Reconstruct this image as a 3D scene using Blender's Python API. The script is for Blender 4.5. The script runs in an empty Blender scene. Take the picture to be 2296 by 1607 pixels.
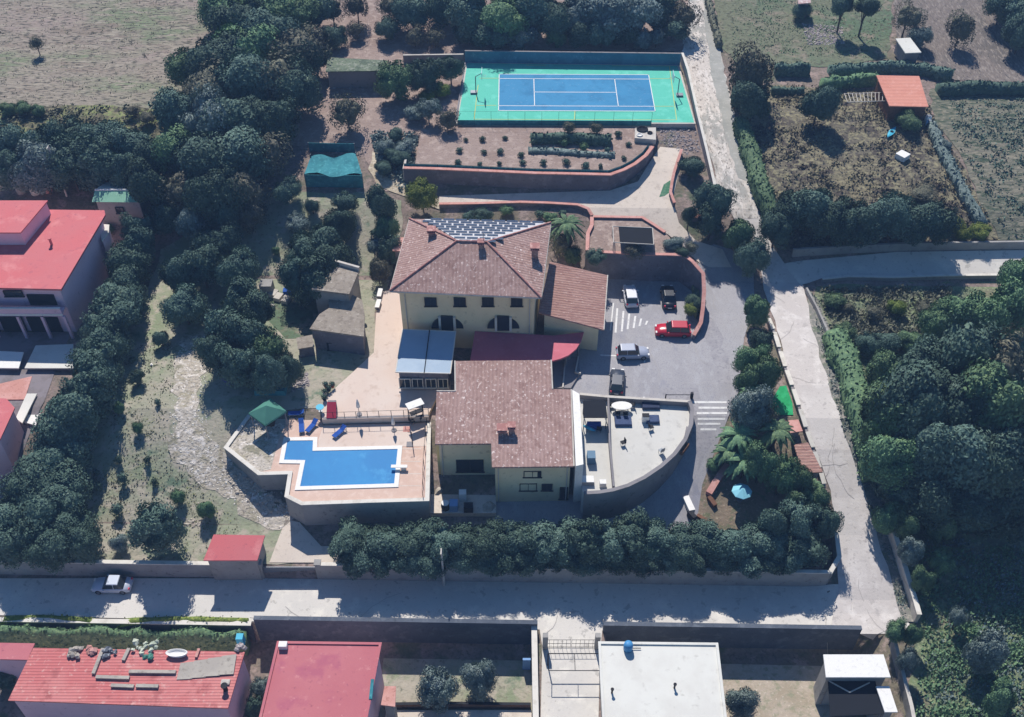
import bpy, bmesh, math, random
import numpy as np
from mathutils import Vector, Matrix
random.seed(7)
R = math.radians
SC = bpy.context.scene
COL = SC.collection
# ---------------------------------------------------------------- camera, sky, sun, exposure
CAMH = 92.0
cam_d = bpy.data.cameras.new('camera'); cam = bpy.data.objects.new('camera', cam_d); COL.objects.link(cam)
cam.location = (0, 0, CAMH); cam.rotation_euler = (R(45), 0, 0)
cam_d.sensor_width = 36; cam_d.lens = 36*2316.4/2296; cam_d.clip_end = 3000; cam_d.clip_start = 1
SC.camera = cam
SUN_EL, SUN_AZ = 48.0, 10.0          # sun stands behind the scene, a little to the left
W = bpy.data.worlds.new('World'); SC.world = W; W.use_nodes = True
wn = W.node_tree; bg = wn.nodes['Background']
sky = wn.nodes.new('ShaderNodeTexSky'); sky.sky_type = 'NISHITA'; sky.sun_disc = False
sky.sun_elevation = R(SUN_EL); sky.sun_rotation = R(-SUN_AZ); sky.ozone_density = 6.0; sky.dust_density = 0.3; sky.air_density = 1.0
hsv = wn.nodes.new('ShaderNodeHueSaturation'); hsv.inputs['Saturation'].default_value = 1.15
wn.links.new(sky.outputs[0], hsv.inputs['Color']); wn.links.new(hsv.outputs[0], bg.inputs[0]); bg.inputs[1].default_value = 0.072
sun_d = bpy.data.lights.new('sun', 'SUN'); sun_d.energy = 3.8; sun_d.angle = R(0.6); sun_d.color = (1.0, 0.955, 0.90)
sun = bpy.data.objects.new('sun', sun_d); COL.objects.link(sun)
_sd = Vector((-math.sin(R(SUN_AZ))*math.cos(R(SUN_EL)), math.cos(R(SUN_AZ))*math.cos(R(SUN_EL)), math.sin(R(SUN_EL))))
sun.rotation_euler = _sd.to_track_quat('Z', 'Y').to_euler()
SC.view_settings.view_transform = 'Standard'; SC.view_settings.look = 'None'
SC.view_settings.exposure = 0.45; SC.view_settings.gamma = 1.0
try:
    SC.cycles.max_bounces = 5; SC.cycles.diffuse_bounces = 2
except Exception: pass

# ---------------------------------------------------------------- survey: sight lines to world points, terrain height
F = 2316.4; CX = 1148.0; CY = 803.5; C45 = math.sqrt(.5)
def ray(x, y):
    u = (x-CX)/F; v = (y-CY)/F
    return (u, C45*(1-v), -C45*(1+v))
def G(x, y, z=0.0):
    d = ray(x, y); t = (CAMH-z)/-d[2]; return Vector((d[0]*t, d[1]*t, z))
def GY(x, y, Y):
    d = ray(x, y); t = Y/d[1]; return Vector((d[0]*t, Y, CAMH+d[2]*t))
HW = [(-500,-2.6),(53.66,-2.6),(53.86,0),(59.25,0),(59.55,1.5),(64.5,2),(68.5,3),(73.7,4.8),(77.5,5.8),(82.3,5.9),(95,5.4),(101,5.3),(104.5,6.2),(111.9,8.7),(119.3,9.9),(129.5,10.9),(150,11.2),(170,12.4),(600,14)]
HE = [(-500,0),(57,0),(64.5,1.7),(68.5,2.9),(73.7,4.7),(77.5,5.6),(82.3,5.9),(95,5.4),(101,5.3),(104.5,6.2),(111.9,8.7),(119.3,9.9),(129.5,10.9),(150,11.2),(170,12.4),(600,14)]
def interp(T, x):
    for (a, za), (b, zb) in zip(T, T[1:]):
        if x <= b: return za+(zb-za)*max(0, (x-a)/(b-a))
    return T[-1][1]
def hg(X, Y):
    yy = Y+0.018*X
    k = min(1, max(0, (X-31)/2.0))
    if yy < 53.9: k = max(0, min(1, (X-35)/2.0), min((X-2.35)/.2, (9.5-X)/.2, 1))
    return interp(HW, yy)*(1-k)+interp(HE, yy)*k
def GT(x, y, dz=0.0):
    z = 3.0 if y < 1435 else -2.6
    for _ in range(40):
        p = G(x, y, z+dz); n = hg(p.x, p.y); z += (n-z)*.6
    return Vector((p.x, p.y, n+dz))

# ---------------------------------------------------------------- materials
def lin(c):
    if isinstance(c, str): c = tuple(int(c[i:i+2], 16) for i in (0, 2, 4))
    return tuple(((v/255)/12.92 if v/255 <= .04045 else ((v/255+.055)/1.055)**2.4) for v in c[:3])+(1,)
MATS = {}
def mat(name, col, layers=(), rough=.85, bump=0, bscale=4, stretch=(1, 1, 1), coord='pos', spec=.12, metal=0, rand=0, trans=0):
    """col and layer colours are sRGB; layers = (noise scale, low, high, colour)"""
    if name in MATS: return MATS[name]
    m = bpy.data.materials.new(name); m.use_nodes = True; n = m.node_tree.nodes; l = m.node_tree.links
    b = n['Principled BSDF']; b.inputs['Roughness'].default_value = rough; b.inputs['Specular IOR Level'].default_value = spec
    b.inputs['Metallic'].default_value = metal
    if coord == 'pos':
        co = n.new('ShaderNodeNewGeometry').outputs['Position']
    else:
        co = n.new('ShaderNodeTexCoord').outputs['Object']
    mp = n.new('ShaderNodeMapping'); mp.inputs['Scale'].default_value = stretch; l.new(co, mp.inputs[0]); co = mp.outputs[0]
    rgb = n.new('ShaderNodeRGB'); rgb.outputs[0].default_value = lin(col); cur = rgb.outputs[0]
    for i, (sc, lo, hi, c2) in enumerate(layers):
        t = n.new('ShaderNodeTexNoise'); t.inputs['Scale'].default_value = sc; t.inputs['Detail'].default_value = 5; t.inputs['Roughness'].default_value = .62
        ad = n.new('ShaderNodeVectorMath'); ad.operation = 'ADD'; ad.inputs[1].default_value = (i*13.7, i*7.1, i*3.3); l.new(co, ad.inputs[0]); l.new(ad.outputs[0], t.inputs['Vector'])
        mr = n.new('ShaderNodeMapRange'); mr.inputs['From Min'].default_value = lo; mr.inputs['From Max'].default_value = hi; l.new(t.outputs['Fac'], mr.inputs['Value'])
        mx = n.new('ShaderNodeMix'); mx.data_type = 'RGBA'; l.new(mr.outputs[0], mx.inputs[0]); l.new(cur, mx.inputs[6]); mx.inputs[7].default_value = lin(c2); cur = mx.outputs[2]
    if rand:
        oi = n.new('ShaderNodeObjectInfo'); hs = n.new('ShaderNodeHueSaturation')
        mr = n.new('ShaderNodeMapRange'); mr.inputs['To Min'].default_value = 1-rand; mr.inputs['To Max'].default_value = 1+rand; l.new(oi.outputs['Random'], mr.inputs['Value'])
        l.new(mr.outputs[0], hs.inputs['Value']); l.new(cur, hs.inputs['Color'])
        mh = n.new('ShaderNodeMapRange'); mh.inputs['To Min'].default_value = .485; mh.inputs['To Max'].default_value = .515; l.new(oi.outputs['Random'], mh.inputs['Value']); l.new(mh.outputs[0], hs.inputs['Hue'])
        cur = hs.outputs[0]
    l.new(cur, b.inputs['Base Color'])
    if bump:
        t = n.new('ShaderNodeTexNoise'); t.inputs['Scale'].default_value = bscale; t.inputs['Detail'].default_value = 6; l.new(co, t.inputs['Vector'])
        bp = n.new('ShaderNodeBump'); bp.inputs['Strength'].default_value = 1; bp.inputs['Distance'].default_value = bump; l.new(t.outputs['Fac'], bp.inputs['Height']); l.new(bp.outputs[0], b.inputs['Normal'])
    MATS[name] = m; return m
def ribbed(name, col, layers, axis='X', period=.35, depth=.03, rough=.6):
    m = mat(name, col, layers, rough=rough)
    n = m.node_tree.nodes; l = m.node_tree.links; b = n['Principled BSDF']
    g = n.new('ShaderNodeNewGeometry'); w = n.new('ShaderNodeTexWave'); w.bands_direction = axis; w.inputs['Scale'].default_value = 1/period*.314; w.inputs['Distortion'].default_value = .4; w.inputs['Detail'].default_value = 1
    l.new(g.outputs['Position'], w.inputs['Vector']); bp = n.new('ShaderNodeBump'); bp.inputs['Distance'].default_value = depth; bp.inputs['Strength'].default_value = .8
    l.new(w.outputs['Fac'], bp.inputs['Height']); l.new(bp.outputs[0], b.inputs['Normal']); return m

m_ground = mat('dry_earth', '8a7a72', [(.09,.45,.6,'77705f'),(.5,.5,.62,'a08d84'),(2.5,.5,.68,'655e55'),(.25,.56,.66,'5f6652')], bump=.12, bscale=2.2)
m_brown = mat("bare_brown_soil", "9d8a80", [(.15,.45,.6,"937f75"),(1.2,.5,.65,"b09d92"),(4,.57,.7,"756762")], bump=.08, bscale=3)
m_field = mat('dry_field', '948a7c', [(.05,.45,.6,'998a80'),(.06,.5,.62,'7c8468'),(.2,.52,.64,'8a7d70'),(.6,.52,.62,'a09686'),(1.6,.52,.6,'5c584f')], bump=.15, bscale=1.6, stretch=(.6,1.6,1))
m_scrub = mat('scrub_ground', '62604a', [(.2,.45,.58,'8b9560'),(.8,.5,.6,'4f4a40'),(2.,.5,.62,'8a8268')], bump=.2, bscale=1.5)
m_lawn = mat('dry_lawn', '979a82', [(.08,.46,.6,'a69f8e'),(.16,.5,.62,'879074'),(.5,.5,.62,'aea595'),(1.8,.56,.68,'7d7b6a'),(.33,.6,.68,'6c7d68')], bump=.1, bscale=2.5)
m_drygrass = mat('dry_grass', '6f695b', [(.1,.44,.58,'857d66'),(.4,.48,.58,'564f48'),(1.3,.5,.6,'938c70'),(2.4,.55,.63,'45433d')], bump=.3, bscale=1.2)
m_grass2 = mat('rough_pasture', '757862', [(.07,.44,.56,'62735a'),(.3,.54,.64,'8b8272'),(1.6,.52,.62,'5a5c4c')], bump=.15, bscale=2)
m_plough = mat('ploughed_soil', '7d736c', [(.1,.5,.6,'6b6560'),(1.5,.5,.62,'958b82'),(3,.55,.65,'57534f')], bump=.2, bscale=1.4, stretch=(1.8,.5,1))
m_veg = mat('crop_rows', '6b6d5e', [(.12,.45,.58,'7f7a6b'),(.9,.5,.58,'465243'),(2,.52,.62,'8e8876')], bump=.25, bscale=1.2, stretch=(.6,1.4,1))
m_forestfloor = mat('woodland_floor', '66705a', [(.15,.45,.6,'7c7763'),(.5,.5,.6,'74825f'),(1.8,.5,.6,'8c9474')], bump=.3, bscale=1.3)
m_rock = mat('stony_track', 'c0b7aa', [(.2,.45,.6,'b5ab9c'),(1.4,.52,.6,'ddd5cc'),(.6,.52,.64,'a39b86'),(3.5,.56,.62,'857d72'),(.5,.6,.68,'8f8a78')], bump=.18, bscale=3)
m_sand = mat('pale_sand', 'c2b49c', [(.5,.45,.6,'a99a82'),(2,.5,.62,'d3c7b2')], bump=.1, bscale=3)
m_cream = mat('cream_concrete', 'd9ccbd', [(.12,.45,.6,'d0c3b5'),(.9,.52,.66,'c6b9ab'),(3,.6,.7,'b5a89b')], bump=.015, bscale=5)
m_patio = mat('patio_paving', 'd6c1b2', [(.1,.45,.6,'d9c8bb'),(1.2,.55,.7,'c9b4a5')], bump=.01, bscale=6)
m_deck = mat('pool_deck_tiles', 'd3b5a4', [(.2,.4,.6,'ccae9d'),(1.5,.5,.7,'dcc2b2')], rough=.7)
m_asph = mat('parking_paving', 'a6a3a4', [(.1,.45,.6,'9d9a9c'),(.9,.5,.65,'aaa8aa'),(.25,.58,.68,'93929a'),(6,.5,.7,'8e8c92')], bump=.012, bscale=8, stretch=(1.6,.7,1))
m_street = mat('street_asphalt', 'd6d0c7', [(.06,.45,.6,'ccc7bf'),(.5,.52,.66,'dfd9ce'),(3,.58,.7,'bfbab2'),(.9,.6,.64,'b9b4ac')], bump=.01, bscale=6)
m_road = mat('side_road_surface', 'cfc8c2', [(.08,.45,.6,'c7bfb9'),(.6,.5,.65,'d8d1cb'),(2.5,.58,.7,'b5aea8'),(.7,.6,.65,'b7b0ab')], bump=.02, bscale=4)
m_dirtroad = mat('stony_road_surface', 'cdc3b8', [(.2,.48,.56,'aaa79f'),(1,.5,.6,'ddd4ca'),(2.6,.55,.63,'8d857c')], bump=.06, bscale=3, stretch=(1.3,.6,1))
m_roadgrey = mat('worn_grey_tarmac', 'a9a79f', [(.3,.45,.6,'9d9c94'),(1.5,.55,.7,'b9b6ae')], bump=.02, bscale=4)
m_verge = mat('grassy_verge', '83817a', [(.5,.45,.6,'6d7562'),(2,.5,.62,'a39c92')], bump=.08, bscale=3)
m_white = mat('white_paint', 'e9e6e0', [(3,.55,.7,'d8d5cf')], rough=.6)
m_line = mat('road_marking_paint', 'dedcd8', [(2,.5,.68,'c3c1c0')], rough=.7)
m_whiter = mat('white_roof_sheet', 'dad8cf', [(.3,.45,.6,'d3d0c7'),(1.5,.6,.7,'c6c3ba')], rough=.6)
m_redroof = mat('red_painted_roof', 'cd6e70', [(.12,.42,.6,'c97375'),(.35,.55,.7,'d88a88'),(.9,.6,.68,'be6a70'),(3,.62,.72,'ab5d64')], rough=.7)
m_redroof2 = mat('rose_painted_roof', 'b96c72', [(.1,.42,.6,'bf7479'),(.4,.55,.68,'b26473'),(1.4,.6,.7,'c98586'),(3,.63,.72,'9c5865')], rough=.7)
m_redcorr = ribbed('faded_red_corrugated', 'c06e6c', [(.2,.45,.6,'c77e7a'),(.6,.55,.66,'aa6260'),(2.4,.58,.68,'d09a92')], 'Y', .3)
m_orange = ribbed('orange_sheet_roof', 'd89480', [(.3,.45,.6,'d28c78'),(2,.55,.7,'e0a492')], 'Y', .35, .04)
m_greenroof = ribbed('pale_green_sheet', '8fc0a5', [(.3,.45,.6,'86b89c'),(1.2,.6,.7,'a4cdb6')], 'X', .3, .02)
m_tile = mat('clay_roof_tiles', 'a0837b', [(.25,.42,.6,'a88c85'),(1.2,.5,.62,'93766f'),(2.4,.57,.64,'b99d94'),(3.6,.6,.65,'dccbc4')], bump=.05, bscale=4, stretch=(1,.8,1))
m_tile2 = mat('old_clay_tiles', '9d7a70', [(.3,.42,.6,'a6847a'),(2,.5,.62,'906c65'),(3.6,.6,.66,'c4aaa2')], bump=.05, bscale=4, stretch=(.6,2.2,1))
def rows(m, axis, period):
    n = m.node_tree.nodes; l = m.node_tree.links; b = n['Principled BSDF']; src = b.inputs['Base Color'].links[0].from_socket
    g = n.new('ShaderNodeNewGeometry'); w = n.new('ShaderNodeTexWave'); w.bands_direction = axis; w.inputs['Scale'].default_value = .314/period; w.inputs['Distortion'].default_value = 1.2; w.inputs['Detail'].default_value = 2; w.inputs['Detail Scale'].default_value = 2
    l.new(g.outputs['Position'], w.inputs['Vector']); mr = n.new('ShaderNodeMapRange'); mr.inputs['To Min'].default_value = .9; mr.inputs['To Max'].default_value = 1.06; l.new(w.outputs['Fac'], mr.inputs['Value'])
    h = n.new('ShaderNodeHueSaturation'); l.new(mr.outputs[0], h.inputs['Value']); l.new(src, h.inputs['Color']); l.new(h.outputs[0], b.inputs['Base Color'])
    bp = n.new('ShaderNodeBump'); bp.inputs['Distance'].default_value = .05; bp.inputs['Strength'].default_value = .7; l.new(w.outputs['Fac'], bp.inputs['Height']); l.new(bp.outputs[0], b.inputs['Normal'])
m_tileside = m_tile.copy(); m_tileside.name = 'clay_roof_tiles_on_the_hips'; rows(m_tile, 'X', .42); rows(m_tileside, 'Y', .42); rows(m_tile2, 'Y', .42)
m_ridge = mat('ridge_tiles', 'a57670', [(2,.5,.6,'c79d94')])
m_gutter = mat('pale_stone_edge', 'c9c2b8', [(1,.5,.65,'b3aca3')])
m_cream_wall = mat('cream_render', 'ead9b4', [(.3,.45,.62,'e2d1ab'),(1.5,.6,.7,'cbbb98')], rough=.9)
m_yellow_wall = mat('yellow_render', 'e8cb8c', [(.4,.5,.65,'dfc080')], rough=.9)
m_pink_wall = mat('lilac_pink_render', 'edcad6', [(.3,.45,.62,'e6c2cf'),(1.3,.6,.7,'d2aebc')], rough=.9)
m_greywall = mat('grey_render', '8e8a8b', [(.3,.45,.62,'858182'),(1.3,.58,.7,'6f6c6e')], rough=.9, bump=.02)
m_purplewall = mat('weathered_retaining_wall', '77747c', [(.15,.45,.6,'6a676f'),(.8,.52,.66,'85828a'),(3,.58,.7,'5a575e')], rough=.95, bump=.03)
m_stonewall = mat('pale_block_wall', 'a3a09c', [(.4,.45,.62,'979490'),(1.8,.58,.7,'7c7a77')], rough=.95, bump=.03)
m_cap = mat('terracotta_coping', 'c69185', [(.6,.45,.6,'d09f95'),(3,.55,.68,'b07b6f')], rough=.85)
m_capwhite = mat('pale_coping', 'dcd6cb', [(1,.5,.65,'c9c2b6')])
m_oldroof = mat('weathered_brown_slab', '948a7e', [(.4,.45,.6,'9f9589'),(1.5,.5,.62,'857b70'),(3,.6,.68,'bdb4a8')], bump=.03)
m_glassroof = mat('pale_blue_glazing', 'a9bac8', [(.3,.45,.6,'9fb2c3')], rough=.5, spec=.08)
m_glass = mat('dark_window_glass', '2a3138', rough=.12, spec=.6)
m_shutter = mat('dark_shutters', '3a3a3c', [(3,.5,.6,'313134')], rough=.6)
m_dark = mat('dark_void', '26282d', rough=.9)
m_steel = mat('grey_steel', '7e8288', rough=.5, metal=.3)
m_blackmetal = mat('black_metal', '26262a', rough=.6)
m_courtg = mat('green_court_acrylic', '62c4ad', [(.1,.42,.6,'5cbfa7'),(.6,.52,.66,'70cdb8'),(2.5,.6,.7,'57b6a0')], rough=.75)
m_courtb = mat('blue_court_acrylic', '3c86b0', [(.1,.42,.6,'428db8'),(.5,.5,.68,'357ca6'),(2.5,.6,.7,'6595b8')], rough=.7)
m_yline = mat('yellow_court_paint', 'b7c47c', rough=.7)
m_teal = mat('teal_netting', '3f8790', [(.5,.45,.6,'34757f'),(2,.52,.65,'529ba2')], rough=.8)
m_bluescreen = mat('blue_grey_windscreen', '4f8098', [(.4,.45,.6,'46758c'),(2,.55,.7,'6492a8')], rough=.85)
m_water = mat('pool_water', '1c7ab6', [(.18,.42,.6,'2284be'),(.5,.58,.76,'3f98c9')], rough=.5, spec=.1, stretch=(1.1,.8,1), bump=.01, bscale=1.5)
m_pv = mat('solar_cells', '434c62', [(4,.5,.6,'283248')], rough=.25, spec=.5)
m_pvback = mat('pale_array_backing', 'c3c2c4', [(2,.5,.7,'b2b1b6')], rough=.6)
m_leaf = mat('dark_evergreen_foliage', '5a7063', [(1.6,.4,.62,'475d52'),(3.4,.56,.7,'7e9080')], rough=.75, spec=.15, coord='obj', rand=.3)
m_leafg = mat('mid_green_foliage', '698462', [(1.6,.4,.62,'526e53'),(3.2,.52,.66,'87a070')], rough=.75, spec=.15, coord='obj', rand=.2)
m_leafy = mat('yellow_green_foliage', '6d7a3c', [(1.6,.4,.62,'56682f'),(3.2,.5,.64,'93994f')], rough=.75, spec=.15, coord='obj', rand=.15)
m_leafb = mat('brown_green_foliage', '6b6b5a', [(1.6,.4,.62,'575a4f'),(3.2,.52,.66,'8a8572')], rough=.8, spec=.15, coord='obj', rand=.18)
m_leafs = mat('silvery_olive_foliage', '74837f', [(1.6,.4,.62,'5b6d6a'),(3.2,.5,.64,'9aa7a0')], rough=.75, spec=.15, coord='obj', rand=.15)
m_bark = mat('tree_bark', '5e5148', [(4,.5,.65,'473c35')], bump=.03, bscale=8)
m_pot = mat('terracotta', 'b46a50', rough=.8)
m_bluecloth = mat('blue_lounger_canvas', '2f57a6', [(3,.5,.7,'284c96')], rough=.8)
m_cyan = mat('turquoise_plastic', '4fb4cf', rough=.5)
m_redplastic = mat('red_plastic', 'd2485c', rough=.5)
m_greenturf = mat('bright_green_turf', '2f9e62', [(.8,.5,.6,'3aad70'),(3,.55,.7,'268a54')])
m_wood = mat('brown_timber', '7a5a48', [(3,.5,.65,'644837')])
m_rubber = mat('black_rubber', '1c1c1e', rough=.8)
m_stone = mat('pale_stones', 'bdb3a5', [(1.5,.45,.6,'a89e90'),(4,.55,.7,'8a8174')], rough=.95)
m_rubble = mat('grey_rubble', 'a39a98', [(1.5,.45,.6,'857b79'),(4,.5,.65,'c4bbb6')], rough=.95)
m_gazebo = mat('green_gazebo_canvas', '538778', [(.5,.45,.6,'4c7e70')], rough=.8)
m_beige = mat('beige_fibre_sheets', 'aaa298', [(.5,.45,.6,'b6aea2'),(2,.55,.68,'938b81')])
m_plastic = mat('crumpled_pale_plastic', 'c8cbb6', [(1,.5,.6,'aab3a0')], rough=.5)
m_maroon = mat('red_terrace_covering', 'c8707c', [(.4,.45,.6,'c26a76'),(2,.58,.7,'cf7e88')], rough=.75)
m_terrace = mat('pale_terrace_screed', 'cfccc4', [(.15,.45,.6,'c8c5bd'),(1.2,.55,.7,'bdbab3')], bump=.01, bscale=5)
m_shadewall = mat('shade_tinted_blue_grey_wall', '5d646f', [(.2,.45,.6,'545b66'),(1,.52,.66,'6c727b'),(3,.58,.7,'484e58')], bump=.02)  # darker and bluer base: shade on the south street walls put into the colour
def paint(n, c, rough=.3): return mat(n, c, rough=rough, spec=.5)

# ---------------------------------------------------------------- mesh helpers
class MB:
    def __init__(s): s.v = []; s.f = []; s.sm = []
    def add(s, vs, fs, smooth=False):
        o = len(s.v); s.v += [tuple(v) for v in vs]; s.f += [tuple(i+o for i in f) for f in fs]; s.sm += [smooth]*len(fs); return s
    def box(s, c, d, rz=0, taper=1):
        x, y, z = (d[0]/2, d[1]/2, d[2]); vs = []
        ca, sa = math.cos(rz), math.sin(rz)
        for k, t in ((0, 1), (1, taper)):
            for a, b in ((-1,-1),(1,-1),(1,1),(-1,1)):
                px, py = a*x*t, b*y*t
                vs.append((c[0]+px*ca-py*sa, c[1]+px*sa+py*ca, c[2]+k*z))
        return s.add(vs, [(3,2,1,0),(4,5,6,7),(0,1,5,4),(1,2,6,5),(2,3,7,6),(3,0,4,7)])
    def prism(s, poly, z0, z1):
        n = len(poly); A = sum(poly[i][0]*poly[(i+1) % n][1]-poly[(i+1) % n][0]*poly[i][1] for i in range(n))
        if A < 0: poly = list(reversed(poly))
        a = [(p[0], p[1], z0 if not callable(z0) else z0(p[0], p[1])) for p in poly]; b = [(p[0], p[1], z1 if not callable(z1) else z1(p[0], p[1])) for p in poly]
        return s.add(a+b, [tuple(range(n-1,-1,-1)), tuple(range(n, 2*n))]+[(i, (i+1) % n, n+(i+1) % n, n+i) for i in range(n)])
    def tube(s, p, q, r, r2=None, n=8, cap=True):
        p = Vector(p); q = Vector(q); r2 = r if r2 is None else r2; d = (q-p).normalized(); u = d.orthogonal().normalized(); w = d.cross(u); vs = []
        for c, rr in ((p, r), (q, r2)):
            for i in range(n):
                a = 2*math.pi*i/n; vs.append(c+(u*math.cos(a)+w*math.sin(a))*rr)
        fs = [(i, (i+1) % n, n+(i+1) % n, n+i) for i in range(n)]
        s.add(vs, fs, True)
        if cap: s.add(vs, [tuple(range(n-1,-1,-1)), tuple(range(n, 2*n))])
        return s
    def lathe(s, c, prof, n=16, smooth=True):
        vs = []; m = len(prof)
        for r, z in prof:
            for i in range(n):
                a = 2*math.pi*i/n; vs.append((c[0]+r*math.cos(a), c[1]+r*math.sin(a), c[2]+z))
        fs = [(j*n+i, j*n+(i+1) % n, (j+1)*n+(i+1) % n, (j+1)*n+i) for j in range(m-1) for i in range(n)]
        return s.add(vs, fs, smooth)
    def face(s, *vs): return s.add(vs, [tuple(range(len(vs)))])
    def mesh(s, name, mats):
        me = bpy.data.meshes.new(name); me.from_pydata(s.v, [], s.f); me.polygons.foreach_set('use_smooth', s.sm)
        for m in (mats if isinstance(mats, (list, tuple)) else [mats]): me.materials.append(m)
        me.update(); return me
def thing(name, label, cat, loc=(0,0,0), rz=0, group=None):
    o = bpy.data.objects.new(name, None); COL.objects.link(o); o.location = loc; o.rotation_euler = (0,0,rz); o.empty_display_size = .3
    tag(o, label, cat, group); return o
def tag(o, label=None, cat=None, group=None, kind=None):
    if label: o['label'] = label
    if cat: o['category'] = cat
    if group: o['group'] = group
    if kind: o['kind'] = kind
    return o
def absloc(o):
    v = Vector(o.location)
    while o.parent: o = o.parent; v += Vector(o.location)
    return v
def obj(name, mb, m, parent=None, world=True, label=None, bev=0):
    """parts of world-built things are given in world coordinates and shifted to their parent"""
    me = mb.mesh(name, m) if isinstance(mb, MB) else mb
    o = bpy.data.objects.new(name, me); COL.objects.link(o)
    if parent is not None:
        o.parent = parent
        if world:
            me.transform(Matrix.Translation(-absloc(parent)))
    elif world:
        n = len(me.vertices); co = np.empty(n*3, 'f'); me.vertices.foreach_get('co', co); co = co.reshape(-1,3)
        c = Vector((float((co[:,0].min()+co[:,0].max())/2), float((co[:,1].min()+co[:,1].max())/2), float(co[:,2].min())))
        me.transform(Matrix.Translation(-c)); o.location = c
    if bev:
        b = o.modifiers.new('bevel', 'BEVEL'); b.width = bev; b.segments = 2; b.limit_method = 'ANGLE'
    if label: o['label'] = label
    return o
def copy_tree(o, parent=None):
    c = o.copy(); COL.objects.link(c)
    if parent is not None: c.parent = parent
    for ch in list(o.children): copy_tree(ch, c)
    return c
ORD = ['first','second','third','fourth','fifth','sixth','seventh','eighth','ninth','tenth','eleventh','twelfth','thirteenth','fourteenth','fifteenth','sixteenth','seventeenth','eighteenth','nineteenth','twentieth']
def rag(pts, amp, step=1.5):
    out = []; n = len(pts)
    for i in range(n):
        a, b = Vector(pts[i][:2]), Vector(pts[(i+1) % n][:2]); k = max(1, int((b-a).length/step)); nn = (b-a).normalized(); pp = Vector((-nn.y, nn.x))
        for j in range(k):
            p = a.lerp(b, j/k); out.append(tuple(p+pp*random.uniform(-amp, amp)) if j or amp > .3 else tuple(p))
    return out
GRID = 1.5
def drape_mesh(name, pts, dz, m, flat=None):
    bm = bmesh.new(); vs = [bm.verts.new((p[0], p[1], 0)) for p in pts]; bm.faces.new(vs)
    bmesh.ops.triangulate(bm, faces=bm.faces[:], ngon_method='EAR_CLIP')
    if flat is None:
        xs = [p[0] for p in pts]; ys = [p[1] for p in pts]
        cuts = [((v, 0, 0), (1, 0, 0)) for v in np.arange(math.ceil(min(xs)/GRID)*GRID, max(xs), GRID)]+[((0, v, 0), (0, 1, 0)) for v in np.arange(math.ceil(min(ys)/GRID)*GRID, max(ys), GRID)]
        cuts += [((0, v, 0), (.018, 1, 0)) for v, _ in HW if min(ys)-2 < v < max(ys)+2]
        for co, no in cuts:
            bmesh.ops.bisect_plane(bm, geom=bm.verts[:]+bm.edges[:]+bm.faces[:], plane_co=co, plane_no=no)
    for v in bm.verts: v.co.z = (hg(v.co.x, v.co.y) if flat is None else flat)+dz
    bmesh.ops.recalc_face_normals(bm, faces=bm.faces[:])
    me = bpy.data.meshes.new(name); bm.to_mesh(me); bm.free()
    if me.polygons and sum(p.normal.z for p in me.polygons) < 0: me.flip_normals()
    me.materials.append(m); return me
def sheet(name, px, m, dz=.06, amp=0, flat=None, step=1.5):
    """a ground surface whose outline is surveyed by sight lines"""
    pts = [(GT(x, y) if flat is None else G(x, y, flat)) for x, y in px]
    pts = rag(pts, amp, step) if amp else [tuple(p[:2]) for p in pts]
    me = drape_mesh(name, pts, dz, m, flat); o = bpy.data.objects.new(name, me); COL.objects.link(o); tag(o, kind='structure'); return o
def marks(name, polys, m, dz, label=None, flat=None):
    """painted markings: several quads as one painted set"""
    bmv = MB()
    for q in polys:
        ps = [(GT(x, y) if flat is None else G(x, y, flat)) for x, y in q]
        bmv.add([(p.x, p.y, (hg(p.x, p.y) if flat is None else flat)+dz) for p in ps], [tuple(range(len(ps)))])
    me = bmv.mesh(name, m); bm = bmesh.new(); bm.from_mesh(me); bmesh.ops.recalc_face_normals(bm, faces=bm.faces[:]); bm.to_mesh(me); bm.free()
    o = bpy.data.objects.new(name, me); COL.objects.link(o); tag(o, kind='structure'); return o
def offs(pts, d):
    out = []; n = len(pts)
    for i, p in enumerate(pts):
        a = Vector(pts[max(0, i-1)][:2]); b = Vector(pts[min(n-1, i+1)][:2]); p2 = Vector(p[:2])
        t1 = (p2-a).normalized() if i > 0 else (b-p2).normalized(); t2 = (b-p2).normalized() if i < n-1 else t1
        t = (t1+t2).normalized(); nn = Vector((-t.y, t.x)); k = 1/max(.5, nn.dot(Vector((-t1.y, t1.x))))
        out.append(p2+nn*d*k)
    return out
def band(mb, pts, th, z0, z1):
    L = offs(pts, th/2); Rr = offs(pts, -th/2); n = len(pts)
    f0 = z0 if callable(z0) else (lambda x, y: z0); f1 = z1 if callable(z1) else (lambda x, y: z1); vs = []
    for i in range(n):
        x, y = pts[i][0], pts[i][1]; a, b = f0(x, y), f1(x, y)
        vs += [(L[i].x, L[i].y, a), (Rr[i].x, Rr[i].y, a), (Rr[i].x, Rr[i].y, b), (L[i].x, L[i].y, b)]
    fs = [(0,1,2,3), ((n-1)*4+3, (n-1)*4+2, (n-1)*4+1, (n-1)*4)]
    for i in range(n-1):
        o = i*4
        for k in range(4): fs.append((o+k, o+4+k, o+4+(k+1) % 4, o+(k+1) % 4))
    return mb.add(vs, fs)
def dens(pts, step=2.0):
    out = []
    for a, b in zip(pts, pts[1:]):
        a = Vector(a[:2]); b = Vector(b[:2]); k = max(1, int((b-a).length/step))
        out += [a.lerp(b, j/k) for j in range(k)]
    return out+[Vector(pts[-1][:2])]
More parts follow.
